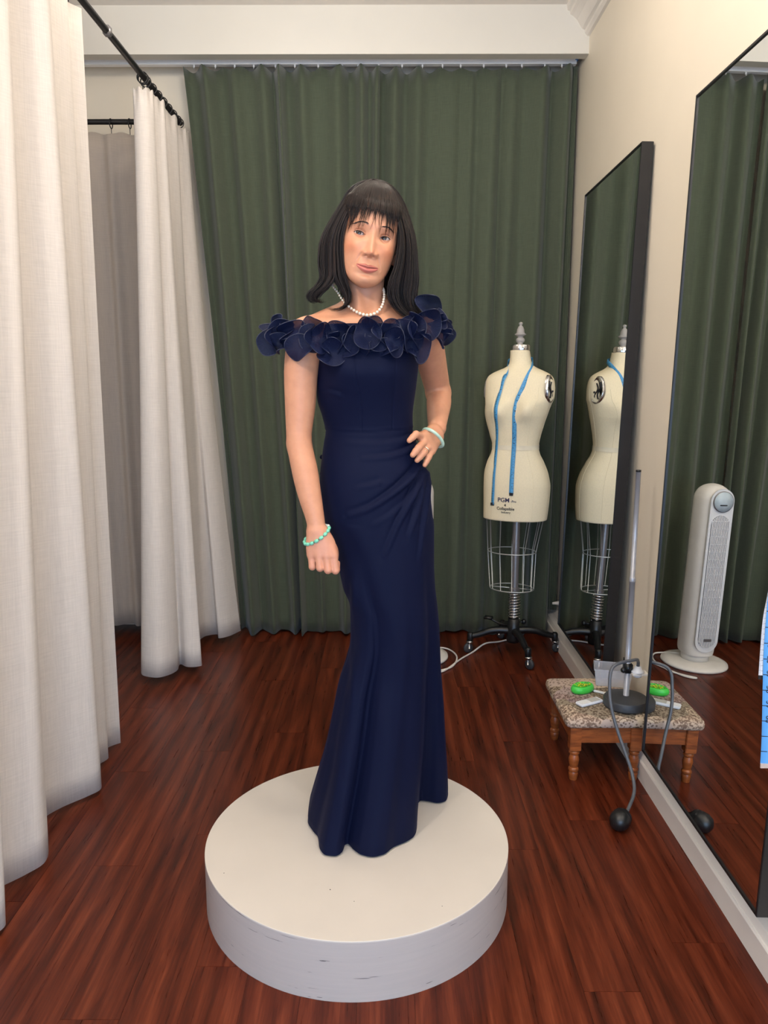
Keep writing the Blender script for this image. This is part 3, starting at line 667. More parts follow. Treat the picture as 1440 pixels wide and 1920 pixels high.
# ------------------------------------------------------------------ footstool
STX, STY = .748, 2.615
sx0, sx1, sy0, sy1 = .604, .898, 2.43, 2.80
stl = tag(empty('footstool', (STX, STY, 0)), 'low wooden footstool with a patchwork tapestry cushion beside the baseboard', 'stool')
def tapestry():
    t = NT('patchwork_tapestry'); v = t.coord('Object')
    vo = t.node('ShaderNodeTexVoronoi', Scale=11.0); wob = t.noise(v, 18, 2); va = t.node('ShaderNodeVectorMath', operation='ADD'); vs = t.node('ShaderNodeVectorMath', operation='SCALE'); vs.inputs['Scale'].default_value = .03
    t.link(t.n[wob.node.name].outputs['Color'], vs.inputs[0]); t.link(v, va.inputs[0]); t.link(vs.outputs[0], va.inputs[1]); t.link(va.outputs[0], vo.inputs['Vector'])
    sp_ = t.node('ShaderNodeSeparateColor'); t.link(vo.outputs['Color'], sp_.inputs[0])
    patch = t.ramp(sp_.outputs[0], [(.15, lin(206, 194, 168)), (.38, lin(196, 168, 150)), (.5, lin(158, 140, 142)), (.7, lin(210, 190, 166)), (.9, lin(150, 138, 120))])
    sp = t.noise(v, 120, 3, .6); vf = t.node('ShaderNodeTexVoronoi', Scale=95.0); t.link(v, vf.inputs['Vector'])
    dots = t.math('MULTIPLY', t.math('LESS_THAN', vf.outputs['Distance'], .36), t.math('LESS_THAN', sp_.outputs[1], .62))
    m1 = t.ramp(sp, [(.44, (1, 1, 1, 1)), (.56, (.30, .25, .24, 1))])
    c = t.mix(t.math('MULTIPLY', t.math('GREATER_THAN', sp_.outputs[1], .45), .9), patch, t.mix(1.0, patch, m1, 'MULTIPLY')); c = t.mix(t.math('MULTIPLY', dots, .75), c, lin(84, 66, 56))
    t.color(c).set(Roughness=.9); t.p.inputs['Specular IOR Level'].default_value = .1; t.bump(sp, .3, .001); return t.mat
# cushion: padded box
nx, ny = 40, 46
def cushion(x0, x1, y0, y1, z0, z1, crown):
    r = .022; n = 24
    loop = []
    for cx, cy, a0 in ((x1-r, y1-r, 0), (x0+r, y1-r, PI/2), (x0+r, y0+r, PI), (x1-r, y0+r, 3*PI/2)):
        for k in range(n//4+1): a = a0+PI/2*k/(n//4); loop.append((cx+r*math.cos(a), cy+r*math.sin(a)))
    loop = np.array(loop); c = loop.mean(0); rings = []
    for sc_, z in ((.94, z0), (.985, z0+.004), (1.0, z0+.012), (1.0, z0+.022), (.985, z0+.032), (.95, z1-.002), (.88, z1+crown*.2), (.7, z1+crown*.6), (.4, z1+crown*.95), (.01, z1+crown)):
        rings.append(np.c_[c+(loop-c)*sc_, np.full(len(loop), z)])
    return MB().grid(np.stack(rings, 1), cu=True)
at(cushion(sx0, sx1, sy0, sy1, .196, .234, .008).build('cushion', tapestry(), None), stl)
at(MB().box((.628, 2.452, .136), (.858, 2.47, .197), bev=.002).build('apron', M['stoolwood'], None, smooth=False), stl)
at(MB().box((.628, 2.755, .136), (.858, 2.773, .197), bev=.002).build('apron', M['stoolwood'], None, smooth=False), stl)
at(MB().box((.628, 2.452, .136), (.646, 2.773, .197), bev=.002).build('apron', M['stoolwood'], None, smooth=False), stl)
at(MB().box((.840, 2.452, .136), (.858, 2.773, .197), bev=.002).build('apron', M['stoolwood'], None, smooth=False), stl)
lp = [(.001, 0), (.013, 0), (.015, .012), (.0165, .024), (.014, .03), (.0175, .034), (.0175, .04), (.013, .046), (.0165, .062), (.018, .074), (.0155, .086), (.0135, .092), (.018, .097), (.018, .103), (.015, .107), (.016, .112)]
for x, y in ((.641, 2.462), (.846, 2.462), (.641, 2.762), (.846, 2.762)):
    at(MB().lathe(lp, 20, (x, y, 0)).box((x-.019, y-.019, .110), (x+.019, y+.019, .197), bev=.002).build('leg', M['stoolwood'], None, angle=35), stl)
ZC = .241
# green pin dish with pins
g = Wz(1092, 1291, ZC+.012)
gd = tag(empty('pin_dish', (g[0], g[1], ZC), math.radians(28)), 'lime green oval pin dish full of yellow headed pins', 'pin dish')
mb = MB().lathe([(.001, 0), (.030, 0), (.037, .006), (.038, .014), (.034, .022), (.030, .024), (.026, .021), (.020, .017), (.001, .016)], 40); ob = mb.build('dish', M['green_plastic'], gd); ob.scale = (1.25, .82, 1.15)
yl = plain('yellow_pin_head', (225, 215, 40), .4); gn = plain('olive_pin_head', (90, 120, 50), .4)
for k in range(26):
    r = .019*math.sqrt(random.random()); a = random.uniform(0, 6.28); b = random.uniform(0, 6.28)
    p = np.array([1.25*r*math.cos(a), .82*r*math.sin(a), .0215+.003*random.random()]); q = p+np.array([.014*math.cos(b), .011*math.sin(b), .004])
    MB().tube([p, q], .0006, 4).ball(q, .0019, 7, 5).build('pin', yl if k % 4 else gn, gd)
def remote(c, L, w, h, rz, label, nm, keys=True):
    e = tag(empty(nm, (c[0], c[1], ZC+.001), rz), label, 'remote control' if keys else 'marker')
    MB().box((-L/2, -w/2, 0), (L/2, w/2, h), bev=.003).build('case', M['whitep'], e, angle=40)
    if keys: MB().box((-L*.02, -w*.40, h), (L*.40, w*.40, h+.0006)).build('button_pad', plain('grey_button_pad', (190, 190, 186), .5), e, smooth=False)
    else: MB().box((L*.30, -w/2-.0004, -.0002), (L*.5-.002, w/2+.0004, h+.0004), bev=.001).build('cap', M['whitep2'], e, smooth=False)
    return e
c = Wz(1105, 1316, ZC+.006); remote(c, .098, .036, .010, math.radians(28), 'white remote control with a grey pad lying on the footstool', 'remote_control')
c = Wz(1125, 1297, ZC+.006); remote(c, .05, .012, .007, math.radians(-35), 'slim white marker between the pin dish and the black base', 'marker', False)
# translucent plastic box
c = Wz(1152, 1287, ZC)
bx = tag(empty('plastic_box', (c[0], c[1]+.03, ZC), math.radians(-14)), 'open translucent plastic box at the back of the footstool', 'box')
t = NT('frosted_plastic'); n_ = t.noise(t.coord('Object'), 8, 1); t.color(t.ramp(n_, [(.3, lin(214, 216, 224)), (.7, lin(226, 228, 236))])).set(Roughness=.25, Alpha=.30); M['frost'] = t.mat
o = MB()
h_, w_, d_ = .066, .066, .046
def frame_loop(s, z): return np.array([(-w_*s, -d_*s, z), (w_*s, -d_*s, z), (w_*s, d_*s, z), (-w_*s, d_*s, z)])
o.grid(np.stack([frame_loop(q, z) for q, z in ((.01, .001), (.86, .001), (.90, .004), (1.0, h_), (1.03, h_), (1.03, h_-.004))], 1), cu=True)
ob = o.build('tray', M['frost'], bx, smooth=False); solid(ob, .0014)
# ------------------------------------------------------------------ skirt marker with hose and bulb
c = W(1173, 1318, 2.525); mx, my = c[0], 2.525
hm = tag(empty('skirt_marker', (mx, my, ZC)), 'skirt hem marker with round dark base, tall grey rod and black rubber bulb', 'hem marker')
MB().lathe([(.001, 0), (.072, 0), (.076, .004), (.076, .024), (.072, .030), (.05, .034), (.015, .037), (.001, .037)], 56).build('base', M['grey'], hm, angle=40)
MB().tube([(0, 0, .03), (0, 0, .445)], .0098, 16).lathe([(.0100, .44), (.0106, .445), (.0106, .455), (.0082, .459)], 16).tube([(0, 0, .445), (0, 0, 1.056-ZC)], .0082, 16).build('rod', plain('grey_lacquered_rod', (178, 180, 186), .35, .3), hm)
MB().lathe([(.0088, 0), (.0088, .006), (.001, .0065)], 16, (0, 0, 1.056-ZC)).build('rod_cap', M['black'], hm)
zc = W(1190, 1251, my)[2]-ZC
MB().box((-.014, -.016, zc-.018), (.014, .014, zc+.016), bev=.003).tube([(-.018, -.012, zc+.004), (-.018, -.012, zc+.04)], .0022, 6).ball((-.018, -.012, zc-.006), .010).build('clamp', M['blackp'], hm)
MB().box((.008, -.036, zc-.018), (.062, .004, zc-.012), bev=.001).build('nozzle_plate', M['whitep2'], hm, smooth=False)
MB().lathe([(.001, 0), (.022, 0), (.022, .005), (.017, .008), (.012, .016), (.010, .022), (.001, .022)], 24, (.030, -.016, zc-.012)).lathe([(.001, -.012), (.013, -.01), (.018, 0)], 24, (.030, -.016, zc-.018)).build('chalk_cup', M['whitep'], hm)
bpx = W(1163, 1538, 2.16); bl = Wz(1163, 1560, .012)
hz = [(mx+.030, my-.016, ZC+zc+.008), (mx+.028, my-.02, ZC+zc+.028), (mx+.006, my-.05, ZC+zc+.045)]
for u, v, y in ((1150, 1250, 2.44), (1143, 1290, 2.42), (1147, 1330, 2.40), (1158, 1370, 2.38), (1172, 1410, 2.35), (1185, 1450, 2.32), (1189, 1485, 2.27)): hz.append(W(u, v, y))
bc = Wz(1163, 1537, .032); bax = W(1182, 1512, 2.225)-bc; bax /= np.linalg.norm(bax); hz.append(bc+bax*.062); hz.append(bc+bax*.044)
hp = cr(np.array(hz), 90)-np.array([mx, my, ZC])
MB().tube(hp, .0055, 10).build('hose', plain('grey_rubber_hose', (92, 94, 98), .4), hm)
mb = MB()
mb.lathe([(.001, -.036), (.012, -.034), (.024, -.026), (.030, -.012), (.031, 0), (.030, .008), (.0285, .010), (.030, .013), (.0275, .018), (.0265, .020), (.0275, .023), (.022, .030), (.012, .036), (.006, .046), (.001, .047)], 32)
ob = mb.build('bulb', M['blackp'], hm); ob.location = (bc[0]-mx, bc[1]-my, .032-ZC); ob.rotation_euler = Vector((0, 0, 1)).rotation_difference(Vector(bax)).to_euler()
bpy.context.view_layer.update()
# =================================================================== PERSON
person = tag(empty('person', (-.03, 1.95, PZ)), 'person in a navy ruffled off shoulder gown standing with one hand on the hip', 'person')
def wa(o): return at(o, person)
SK = np.array(lin(203, 147, 116)[:3])
# ---------------------------------------------------------------- head
def rotm(ax, deg): return np.array(Matrix.Rotation(math.radians(deg), 3, ax))
RH = rotm('Y', 10.5) @ rotm('Z', 9) @ rotm('X', 4)
HC = W(700, 441, 1.838)-RH @ np.array([0, -.094, 0])
def hw(p): return np.asarray(p) @ RH.T+HC
HZ = [-.117, -.1145, -.110, -.103, -.094, -.083, -.065, -.045, -.02, 0, .03, .06, .085, .105, .117, .122]
HWd = [.003, .014, .024, .034, .0425, .0505, .059, .064, .0675, .0695, .0715, .0700, .062, .045, .024, .002]
HF = [.066, .076, .084, .089, .0905, .090, .0915, .092, .091, .0895, .0915, .088, .074, .048, .021, .001]
HB = [-.056, -.048, -.040, -.026, -.006, .022, .055, .075, .088, .094, .098, .094, .081, .056, .026, .002]
zr = np.r_[np.linspace(-.117, .032, 220), np.linspace(.034, .122, 56)]
tau = np.linspace(-PI, PI, 260, endpoint=False); al = tau-.55*np.sin(tau); th = -PI/2+al
wz, fz_, bz_ = hint(zr, HZ, HWd), hint(zr, HZ, HF), hint(zr, HZ, HB)
NE = 2.3
ct, st_ = np.cos(th), np.sin(th)
X = (np.sign(ct)*np.abs(ct)**(2/NE))[:, None]*wz[None]
Y = ((bz_-fz_)/2)[None]+(np.sign(st_)*np.abs(st_)**(2/NE))[:, None]*((bz_+fz_)/2)[None]
Z = np.tile(zr, (len(th), 1))
front = np.clip(-st_, 0, 1)[:, None]**.5
Z0 = Z; Z = np.interp(Z0, [-.117, -.0690, 0, .122], [-.117, -.0755, 0, .122])
def G(cx, cz, sx, sz): return np.exp(-((X-cx)/sx)**2-((Z-cz)/sz)**2)
D = np.zeros_like(X)                       # displacement towards the face front (-y)
for s in (-1, 1):
    D += -.0105*G(s*.030, -.001, .016, .011)            # socket
    D += .0035*G(s*.030, .022, .022, .008)              # brow
    D += .0060*G(s*.043, -.030, .018, .016)             # cheek
    D += -.0030*G(s*.050, -.070, .018, .022)            # hollow
    D += .0072*G(s*.0145, -.0455, .0052, .0060)         # nose wing
    D += .0012*G(s*.020, -.016, .012, .006)             # bag
# nose
br = np.clip((.012-Z)/.054, 0, 1); cutn = 1/(1+np.exp(-(Z+.0520)/.0018))
D += (.003+.0160*br**1.2)*np.exp(-(X/(.0064+.0040*br))**2)*sstep(.030, .004, Z)*cutn
D += .0058*G(0, -.0425, .0110, .0085)*cutn
for s in (-1, 1): D -= .0052*G(s*.0075, -.0512, .0034, .0022)
D += .0070*G(0, -.076, .028, .018)                      # mouth mound
D -= .0022*G(0, -.0565, .0035, .005)                    # philtrum
D += .0050*G(0, -.103, .016, .009); D -= .0036*G(0, -.0915, .020, .0042)
for s in (-1, 1):                                       # smile fold
    ax_, az_, bx_, bz2 = s*.019, -.046, s*.031, -.078
    L2 = (bx_-ax_)**2+(bz2-az_)**2; tt = np.clip(((X-ax_)*(bx_-ax_)+(Z-az_)*(bz2-az_))/L2, 0, 1)
    dd = np.hypot(X-ax_-tt*(bx_-ax_), Z-az_-tt*(bz2-az_)); D -= .0026*np.exp(-(dd/.0026)**2)*(1-.4*tt)
# lips
LZ, LW = -.0755, .0265
tl_ = np.clip(X/LW, -1, 1); e_ = np.clip(1-tl_**2, 0, 1)
zc_ = LZ-.0034*e_-.0006*np.exp(-(tl_/.16)**2)
zt_ = zc_+.0082*e_**.75*(1-.22*np.exp(-(tl_/.13)**2)); zb_ = zc_-.0100*e_**.7
inm = (np.abs(X) < LW) & (st_ < 0)[:, None]
uu = np.clip((Z-zc_)/(zt_-zc_+1e-6), 0, 1); ll = np.clip((zc_-Z)/(zc_-zb_+1e-6), 0, 1)
mu = inm & (Z >= zc_) & (Z <= zt_); ml = inm & (Z < zc_) & (Z >= zb_)
D += np.where(mu, .0032*np.sin(PI*np.clip(uu, 0, 1)**.8), 0)*e_**.5+np.where(ml, .0044*np.sin(PI*np.clip(ll, 0, 1)**.8), 0)*e_**.5
D -= .0022*np.exp(-((Z-zc_)/.0010)**2)*e_**.4*inm
Y = Y-D*front
Z = Z0
# eyelids around the eyeballs
EX, ER = .0300, .0122
eye_c = {}
for s in (-1, 1):
    j = np.argmin(np.abs(zr)); fr = np.where(st_ < 0)[0]; i = fr[np.argmin(np.abs(X[fr, j]-s*EX))]
    ey = Y[i, j]+ER-.0022; eye_c[s] = np.array([s*EX, ey, 0.0])
    rr2 = (X-s*EX)**2+Z**2; lid = ey-np.sqrt(np.clip((ER+.0013)**2-rr2, 0, None))
    w = sstep(.0128, .0085, np.sqrt((X-s*EX)**2*.72+Z**2*1.15))*(st_ < 0)[:, None]
    Y = np.where((w > 0) & (rr2 < (ER+.0012)**2), Y*(1-w)+np.minimum(lid, Y+.004)*w, Y)
    te = np.clip((X-s*EX)/.0132, -1, 1); zo = s*te*.0011
    up = zo+.0045*np.clip(1-te**2, 0, 1)**.75; lo = zo-.0033*np.clip(1-te**2, 0, 1)**.8
    op = (Z < up) & (Z > lo) & (np.abs(X-s*EX) < .0132) & (st_ < 0)[:, None]
    Y = np.where(op, Y+.0075, Y)
    cr_ = zo+.0074*np.clip(1-(te*.9)**2, 0, 1)**.6
    Y = Y+.0011*np.exp(-((Z-cr_)/.0009)**2)*(np.abs(te) < .98)*(st_ < 0)[:, None]
col = np.tile(SK, X.shape+(1,)).astype(float)
def tint(mask, rgb): 
    global col
    col = col*(1-mask[..., None])+np.array(lin(*rgb)[:3])*mask[..., None]
fm = (st_ < 0)[:, None]*1.0
Z = np.interp(Z0, [-.117, -.0690, 0, .122], [-.117, -.0755, 0, .122])
for s in (-1, 1): tint(.42*G(s*.046, -.036, .020, .018)*fm, (222, 130, 92))
tint(.25*G(0, -.045, .02, .012)*fm, (205, 130, 105))
tint(np.where(mu, .85, 0)*np.minimum(1, 6*np.minimum(uu, 1-uu)+.3), (168, 92, 84)); tint(np.where(ml, .85, 0)*np.minimum(1, 6*(1-ll)), (204, 112, 104))
Z = Z0
HP = hw(np.stack([X, Y, Z], -1).reshape(-1, 3)).reshape(X.shape+(3,))
hm_ = MB(); hm_.grid(HP, cu=True)
hcol = [col.reshape(-1, 3)]
for s in (-1, 1):                                        # ears
    t_e = np.linspace(0, 2*PI, 24, endpoint=False); rings = []
    for sc_, ox in ((.001, .004), (.45, .005), (.72, .004), (.9, .010), (1.0, .007), (.96, .0), (.8, -.006)):
        ez = np.where(np.sin(t_e) < 0, .031, .030)*np.sin(t_e); eyy = .017*np.cos(t_e)*(1+.25*np.sin(t_e))
        rings.append(np.stack([np.full(24, s*(.0695+ox)), .012+eyy*sc_-.004*np.sin(t_e), -.018+ez*sc_], 1))
    R3 = np.stack(rings, 1); hm_.grid(hw(R3.reshape(-1, 3)).reshape(R3.shape), cu=True, flip=(s > 0)); hcol.append(np.tile(SK, (R3.shape[0]*R3.shape[1], 1)))
# ---------------------------------------------------------------- body as one smooth implicit surface
h = .0022; org = np.array([-.33, 1.70, .85]); dims = np.array([.60, .56, .80]); nn_ = (dims/h).astype(int)+1
Fd = np.full(nn_, .08, np.float32)
def sub(lo, hi, pad):
    a = np.clip(((lo-pad-org)/h).astype(int), 0, nn_-1); b = np.clip(((hi+pad-org)/h).astype(int)+2, 1, nn_)
    g = np.meshgrid(*[org[i]+h*np.arange(a[i], b[i]) for i in range(3)], indexing='ij', sparse=True); return tuple(slice(a[i], b[i]) for i in range(3)), g
def smin_into(sl, d, k):
    f = Fd[sl]; hh = np.clip(.5+.5*(f-d)/k, 0, 1); Fd[sl] = f*(1-hh)+d*hh-k*hh*(1-hh)
def cone(a, b, ra, rb, k=.012, sq=None):
    a = np.asarray(a, float); b = np.asarray(b, float); r = max(ra, rb)
    sl, g = sub(np.minimum(a, b)-r, np.maximum(a, b)+r, k+.006); ab = b-a; L2 = max(ab @ ab, 1e-9)
    px, py, pz = g[0]-a[0], g[1]-a[1], g[2]-a[2]
    t = np.clip((px*ab[0]+py*ab[1]+pz*ab[2])/L2, 0, 1)
    d = np.sqrt((px-t*ab[0])**2+(py-t*ab[1])**2+(pz-t*ab[2])**2)-(ra+(rb-ra)*t)
    smin_into(sl, d.astype(np.float32), k)
def ello(c, r, k=.02):
    c = np.asarray(c, float); r = np.asarray(r, float); sl, g = sub(c-r, c+r, k+.006)
    q = np.sqrt(((g[0]-c[0])/r[0])**2+((g[1]-c[1])/r[1])**2+((g[2]-c[2])/r[2])**2); d = (q-1)*r.min()
    smin_into(sl, d.astype(np.float32), k)
def chain(pts, rs, k=.01, n=26):
    pts = cr(np.array(pts, float), n); rs = hint(np.linspace(0, 1, n), np.linspace(0, 1, len(rs)), rs); r = max(rs)
    sl, g = sub(pts.min(0)-r, pts.max(0)+r, k+.006); D_ = None
    for i in range(n-1):
        a, ab = pts[i], pts[i+1]-pts[i]; L2 = max(ab @ ab, 1e-9); px, py, pz = g[0]-a[0], g[1]-a[1], g[2]-a[2]
        t = np.clip((px*ab[0]+py*ab[1]+pz*ab[2])/L2, 0, 1)
        d = (np.sqrt((px-t*ab[0])**2+(py-t*ab[1])**2+(pz-t*ab[2])**2)-(rs[i]+(rs[i+1]-rs[i])*t)).astype(np.float32)
        D_ = d if D_ is None else np.minimum(D_, d)
    smin_into(sl, D_, k)
# torso (stays inside the dress)
ello(W(690, 668, 1.955), (.118, .085, .13), .03)
ello(W(690, 760, 1.955), (.088, .066, .12), .03)
ello(W(695, 900, 1.955), (.098, .086, .14), .03)
ello(W(686, 632, 1.940), (.135, .066, .060), .03)
for s, u in ((-1, 650), (1, 735)): ello(W(u, 685, 1.915), (.048, .055, .055), .03)
# neck, shoulders, collar bones
nb0 = W(690, 600, 1.965); nb1 = hw([0, .022, -.075])
cone(nb0, nb1, .050, .0475, .02)
shR = W(574, 630, 1.905); shL = W(798, 630, 1.985)
cone(W(690, 588, 1.985), shR+np.array([.012, .01, .012]), .042, .034, .035); cone(W(690, 588, 1.985), shL+np.array([-.012, .01, .012]), .042, .034, .035)
ntch = W(689, 606, 1.892)
for q in (shR+np.array([.02, -.02, .026]), shL+np.array([-.02, -.02, .026])): cone(ntch+np.array([.012*np.sign(q[0]-ntch[0]), 0, 0]), q, .0085, .009, .022)
for s in (-1, 1): cone(hw([s*.045, .02, -.055]), ntch+np.array([s*.010, .004, .004]), .012, .007, .016)
# hanging arm
aR = [shR, W(565, 690, 1.895), W(563, 760, 1.885), W(561, 825, 1.875), W(571, 880, 1.855), W(580, 925, 1.838), W(590, 968, 1.822), W(594, 992, 1.815)]
chain(aR, [.045, .0415, .037, .0305, .0315, .0285, .0230, .0205], .012)
cone(W(558, 835, 1.89), W(560, 838, 1.89), .022, .022, .02)
# hand of the hanging arm (back of the hand faces the viewer)
wr_ = W(595, 1000, 1.812)
kn_ = [(584, 1040, 1.806), (598, 1041, 1.799), (612, 1042, 1.798), (625, 1041, 1.803)]
pip = [(585.5, 1063, 1.800), (600, 1065, 1.792), (615, 1069, 1.791), (629, 1070, 1.797)]
for i in range(4):
    k0 = W(*kn_[i]); cone(wr_+np.array([(i-1.5)*.007, 0, .004]), k0, .0150, .0112, .010)
ello(W(604, 1022, 1.812), (.030, .013, .030), .012)
for i in range(4):
    k0 = W(*kn_[i]); p0 = W(*pip[i]); m0 = p0+np.array([.001, .024, -.004]); t0 = m0+np.array([.001, .012, .014])
    r0 = [.0082, .0090, .0092, .0090][i]
    cone(k0, p0, r0+.0014, r0, .0025); cone(p0, m0, r0, r0-.0008, .0025); cone(m0, t0, r0-.0008, r0-.0018, .0025)
tb0 = W(610, 1008, 1.822); tb1 = W(625, 1030, 1.835); tb2 = W(627, 1048, 1.848); tb3 = W(624, 1062, 1.855)
chain([tb0, tb1, tb2, tb3], [.0145, .0115, .0100, .0080], .006)
# arm on the hip
elb = W(822, 737, 2.165); wL = W(819, 803, 1.985)
aL = [shL, W(807, 668, 2.045), W(814, 700, 2.105), elb]
chain(aL, [.0445, .0395, .0370, .0335], .012)
chain([elb, W(823, 752, 2.115), W(821, 778, 2.05), wL], [.0330, .0335, .0285, .0215], .012)
wL2 = W(815, 814, 1.955); cone(wL, wL2, .0215, .0190, .01)
mc = [(791, 819, 1.895), (795, 829, 1.893), (802, 838, 1.897), (809, 845, 1.905)]
pp = [(780, 814, 1.868), (785, 839.5, 1.866), (793, 850, 1.874), (803.5, 857.5, 1.885)]
tp_ = [(767.5, 826, 1.858), (774, 853, 1.860), (782, 863, 1.867), (796.5, 872, 1.878)]
for i in range(4):
    cone(wL2+np.array([(i-1.5)*.003, -.004, (1.5-i)*.006]), W(*mc[i]), .0165, .0112, .010)
for i in range(4):
    r0 = [.0084, .0088, .0084, .0076][i]
    cone(W(*mc[i]), W(*pp[i]), r0+.0014, r0, .003); mid = (np.array(pp[i])+np.array(tp_[i]))/2
    cone(W(*pp[i]), W(*mid), r0, r0-.0006, .003); cone(W(*mid), W(*tp_[i]), r0-.0006, r0-.0018, .003)
chain([W(808, 818, 1.95), W(795, 814, 1.965), W(783, 820, 1.99)], [.014, .0105, .0085], .006)
def surface_nets(Fv, o, hs):
    s = Fv < 0; nx, ny, nz = Fv.shape
    tot = np.zeros((nx-1, ny-1, nz-1), np.int8)
    for dx in (0, 1):
        for dy in (0, 1):
            for dz in (0, 1): tot += s[dx:nx-1+dx, dy:ny-1+dy, dz:nz-1+dz]
    I, J, K = np.nonzero((tot > 0) & (tot < 8)); n = len(I)
    acc = np.zeros((n, 3)); cnt = np.zeros(n)
    for ax in range(3):
        o1, o2 = [q for q in range(3) if q != ax]
        for b1 in (0, 1):
            for b2 in (0, 1):
                A = [I, J, K]; A = [q.copy() for q in A]; A[o1] = A[o1]+b1; A[o2] = A[o2]+b2; B = [q.copy() for q in A]; B[ax] = B[ax]+1
                fa, fb = Fv[tuple(A)].astype(float), Fv[tuple(B)].astype(float); x = (fa < 0) != (fb < 0)
                t = np.where(x, fa/(fa-fb+1e-20), 0); P = np.zeros((n, 3)); P[:, ax] = t; P[:, o1] = b1; P[:, o2] = b2
                acc[x] += P[x]; cnt[x] += 1
    V = (np.stack([I, J, K], 1)+acc/cnt[:, None])*hs+o
    idx = np.full((nx-1, ny-1, nz-1), -1, np.int32); idx[I, J, K] = np.arange(n); Q = []
    for ax in range(3):
        sl0 = [slice(None)]*3; sl1 = [slice(None)]*3; sl0[ax] = slice(0, -1); sl1[ax] = slice(1, None)
        x = s[tuple(sl0)] != s[tuple(sl1)]; E = np.stack(np.nonzero(x), 1); o1, o2 = (ax+1) % 3, (ax+2) % 3
        lim = np.array(idx.shape); ok = (E[:, o1] > 0) & (E[:, o2] > 0) & (E[:, o1] < lim[o1]) & (E[:, o2] < lim[o2]) & (E[:, ax] < lim[ax]); E = E[ok]
        def cell(a, b): q = E.copy(); q[:, o1] -= a; q[:, o2] -= b; return idx[tuple(q.T)]
        q = np.stack([cell(1, 1), cell(0, 1), cell(0, 0), cell(1, 0)], 1); inside = s[tuple(E.T)]
        q = np.where(inside[:, None], q, q[:, ::-1]); Q.append(q)
    Q = np.concatenate(Q); Q = Q[(Q >= 0).all(1)]; return V, Q
BV, BQ = surface_nets(Fd, org, h)
hm_.add(BV, BQ.tolist()); 
kc = np.tile(SK, (len(BV), 1)).astype(float)
# knuckles and hands are a little pinker than the arm
hz_ = np.clip((1.03-BV[:, 2])/.06, 0, 1)[:, None]*(BV[:, 0] < -.06)[:, None]; kc = kc*(1-.30*hz_)+np.array(lin(212, 150, 132)[:3])*.30*hz_
hcol.append(kc)
# legs and feet under the gown
for sgn, ux, fx in ((-1, 690, -.012), (1, 722, .034)):
    q0 = W(ux, 960, 1.95); q1 = np.array([fx, 1.94, .62]); q2 = np.array([fx, 1.95, .27]); q3 = np.array([fx, 1.97, PZ+.075])
    L = cr(np.array([q0, q0*.5+q1*.5, q1, q2*.5+q1*.5, q2, q3]), 30); rr_ = hint(np.linspace(0, 1, 30), [0, .4, .5, .68, .9, 1], [.058, .042, .040, .038, .030, .029])
    n0 = hm_.n; hm_.tube(L, rr_, 16); hcol.append(np.tile(SK, (hm_.n-n0, 1)))
    ft = cr(np.array([q3+np.array([0, .03, -.02]), q3+np.array([0, -.03, -.025]), (fx, 1.925, PZ+.03), (fx, 1.90, PZ+.018)]), 12)
    n0 = hm_.n; hm_.tube(ft, np.linspace(.030, .014, 12), 12); hcol.append(np.tile(SK, (hm_.n-n0, 1)))
me = hm_.mesh('body')
ca_ = me.color_attributes.new('skin_colour', 'FLOAT_COLOR', 'POINT')
cc_ = np.concatenate(hcol); ca_.data.foreach_set('color', np.c_[cc_, np.ones(len(cc_))].astype(np.float32).reshape(-1))
t = NT('skin'); at_ = t.node('ShaderNodeAttribute', attribute_name='skin_colour'); v_ = t.coord('Object')
mott = t.noise(v_, 38, 4, .6); fine = t.noise(v_, 700, 2, .5)
t.color(t.mix(.55, at_.outputs['Color'], t.ramp(mott, [(.3, (.86, .80, .78, 1)), (.7, (1.06, 1.04, 1.03, 1))]), 'MULTIPLY')).set(Roughness=.48)
t.p.inputs['Subsurface Weight'].default_value = .18; t.p.inputs['Subsurface Radius'].default_value = (1.0, .35, .2); t.p.inputs['Subsurface Scale'].default_value = .006; t.p.inputs['Specular IOR Level'].default_value = .42
t.bump(fine, .06, .0006); M['skin'] = t.mat
body = wa(link('body', me, None, M['skin']))
# ---------------------------------------------------------------- eyes, lashes, brows, earring
def eye_mat():
    t = NT('eyeball'); tc = t.node('ShaderNodeTexCoord'); sx = t.node('ShaderNodeSeparateXYZ'); t.link(tc.outputs['Object'], sx.inputs[0])
    r = t.math('SQRT', t.math('ADD', t.math('POWER', sx.outputs[0], 2.0), t.math('POWER', sx.outputs[2], 2.0)))
    rr = t.math('DIVIDE', r, .0122)
    t.color(t.ramp(rr, [(0, (.004, .003, .003, 1)), (.17, (.004, .003, .003, 1)), (.20, lin(58, 36, 26)), (.44, lin(44, 28, 22)), (.49, lin(28, 20, 18)), (.54, lin(190, 176, 170)), (.9, lin(176, 156, 148))])).set(Roughness=.08); return t.mat
EM = eye_mat(); ebm = MB().ball((0, 0, 0), ER, 40, 28).mesh('eye'); ebm.materials.append(EM)
dark = plain('dark_brown_hair_fine', (38, 26, 22), .5)
look = Matrix.Rotation(math.radians(-7), 3, 'X') @ Matrix.Rotation(math.radians(-12), 3, 'Z')
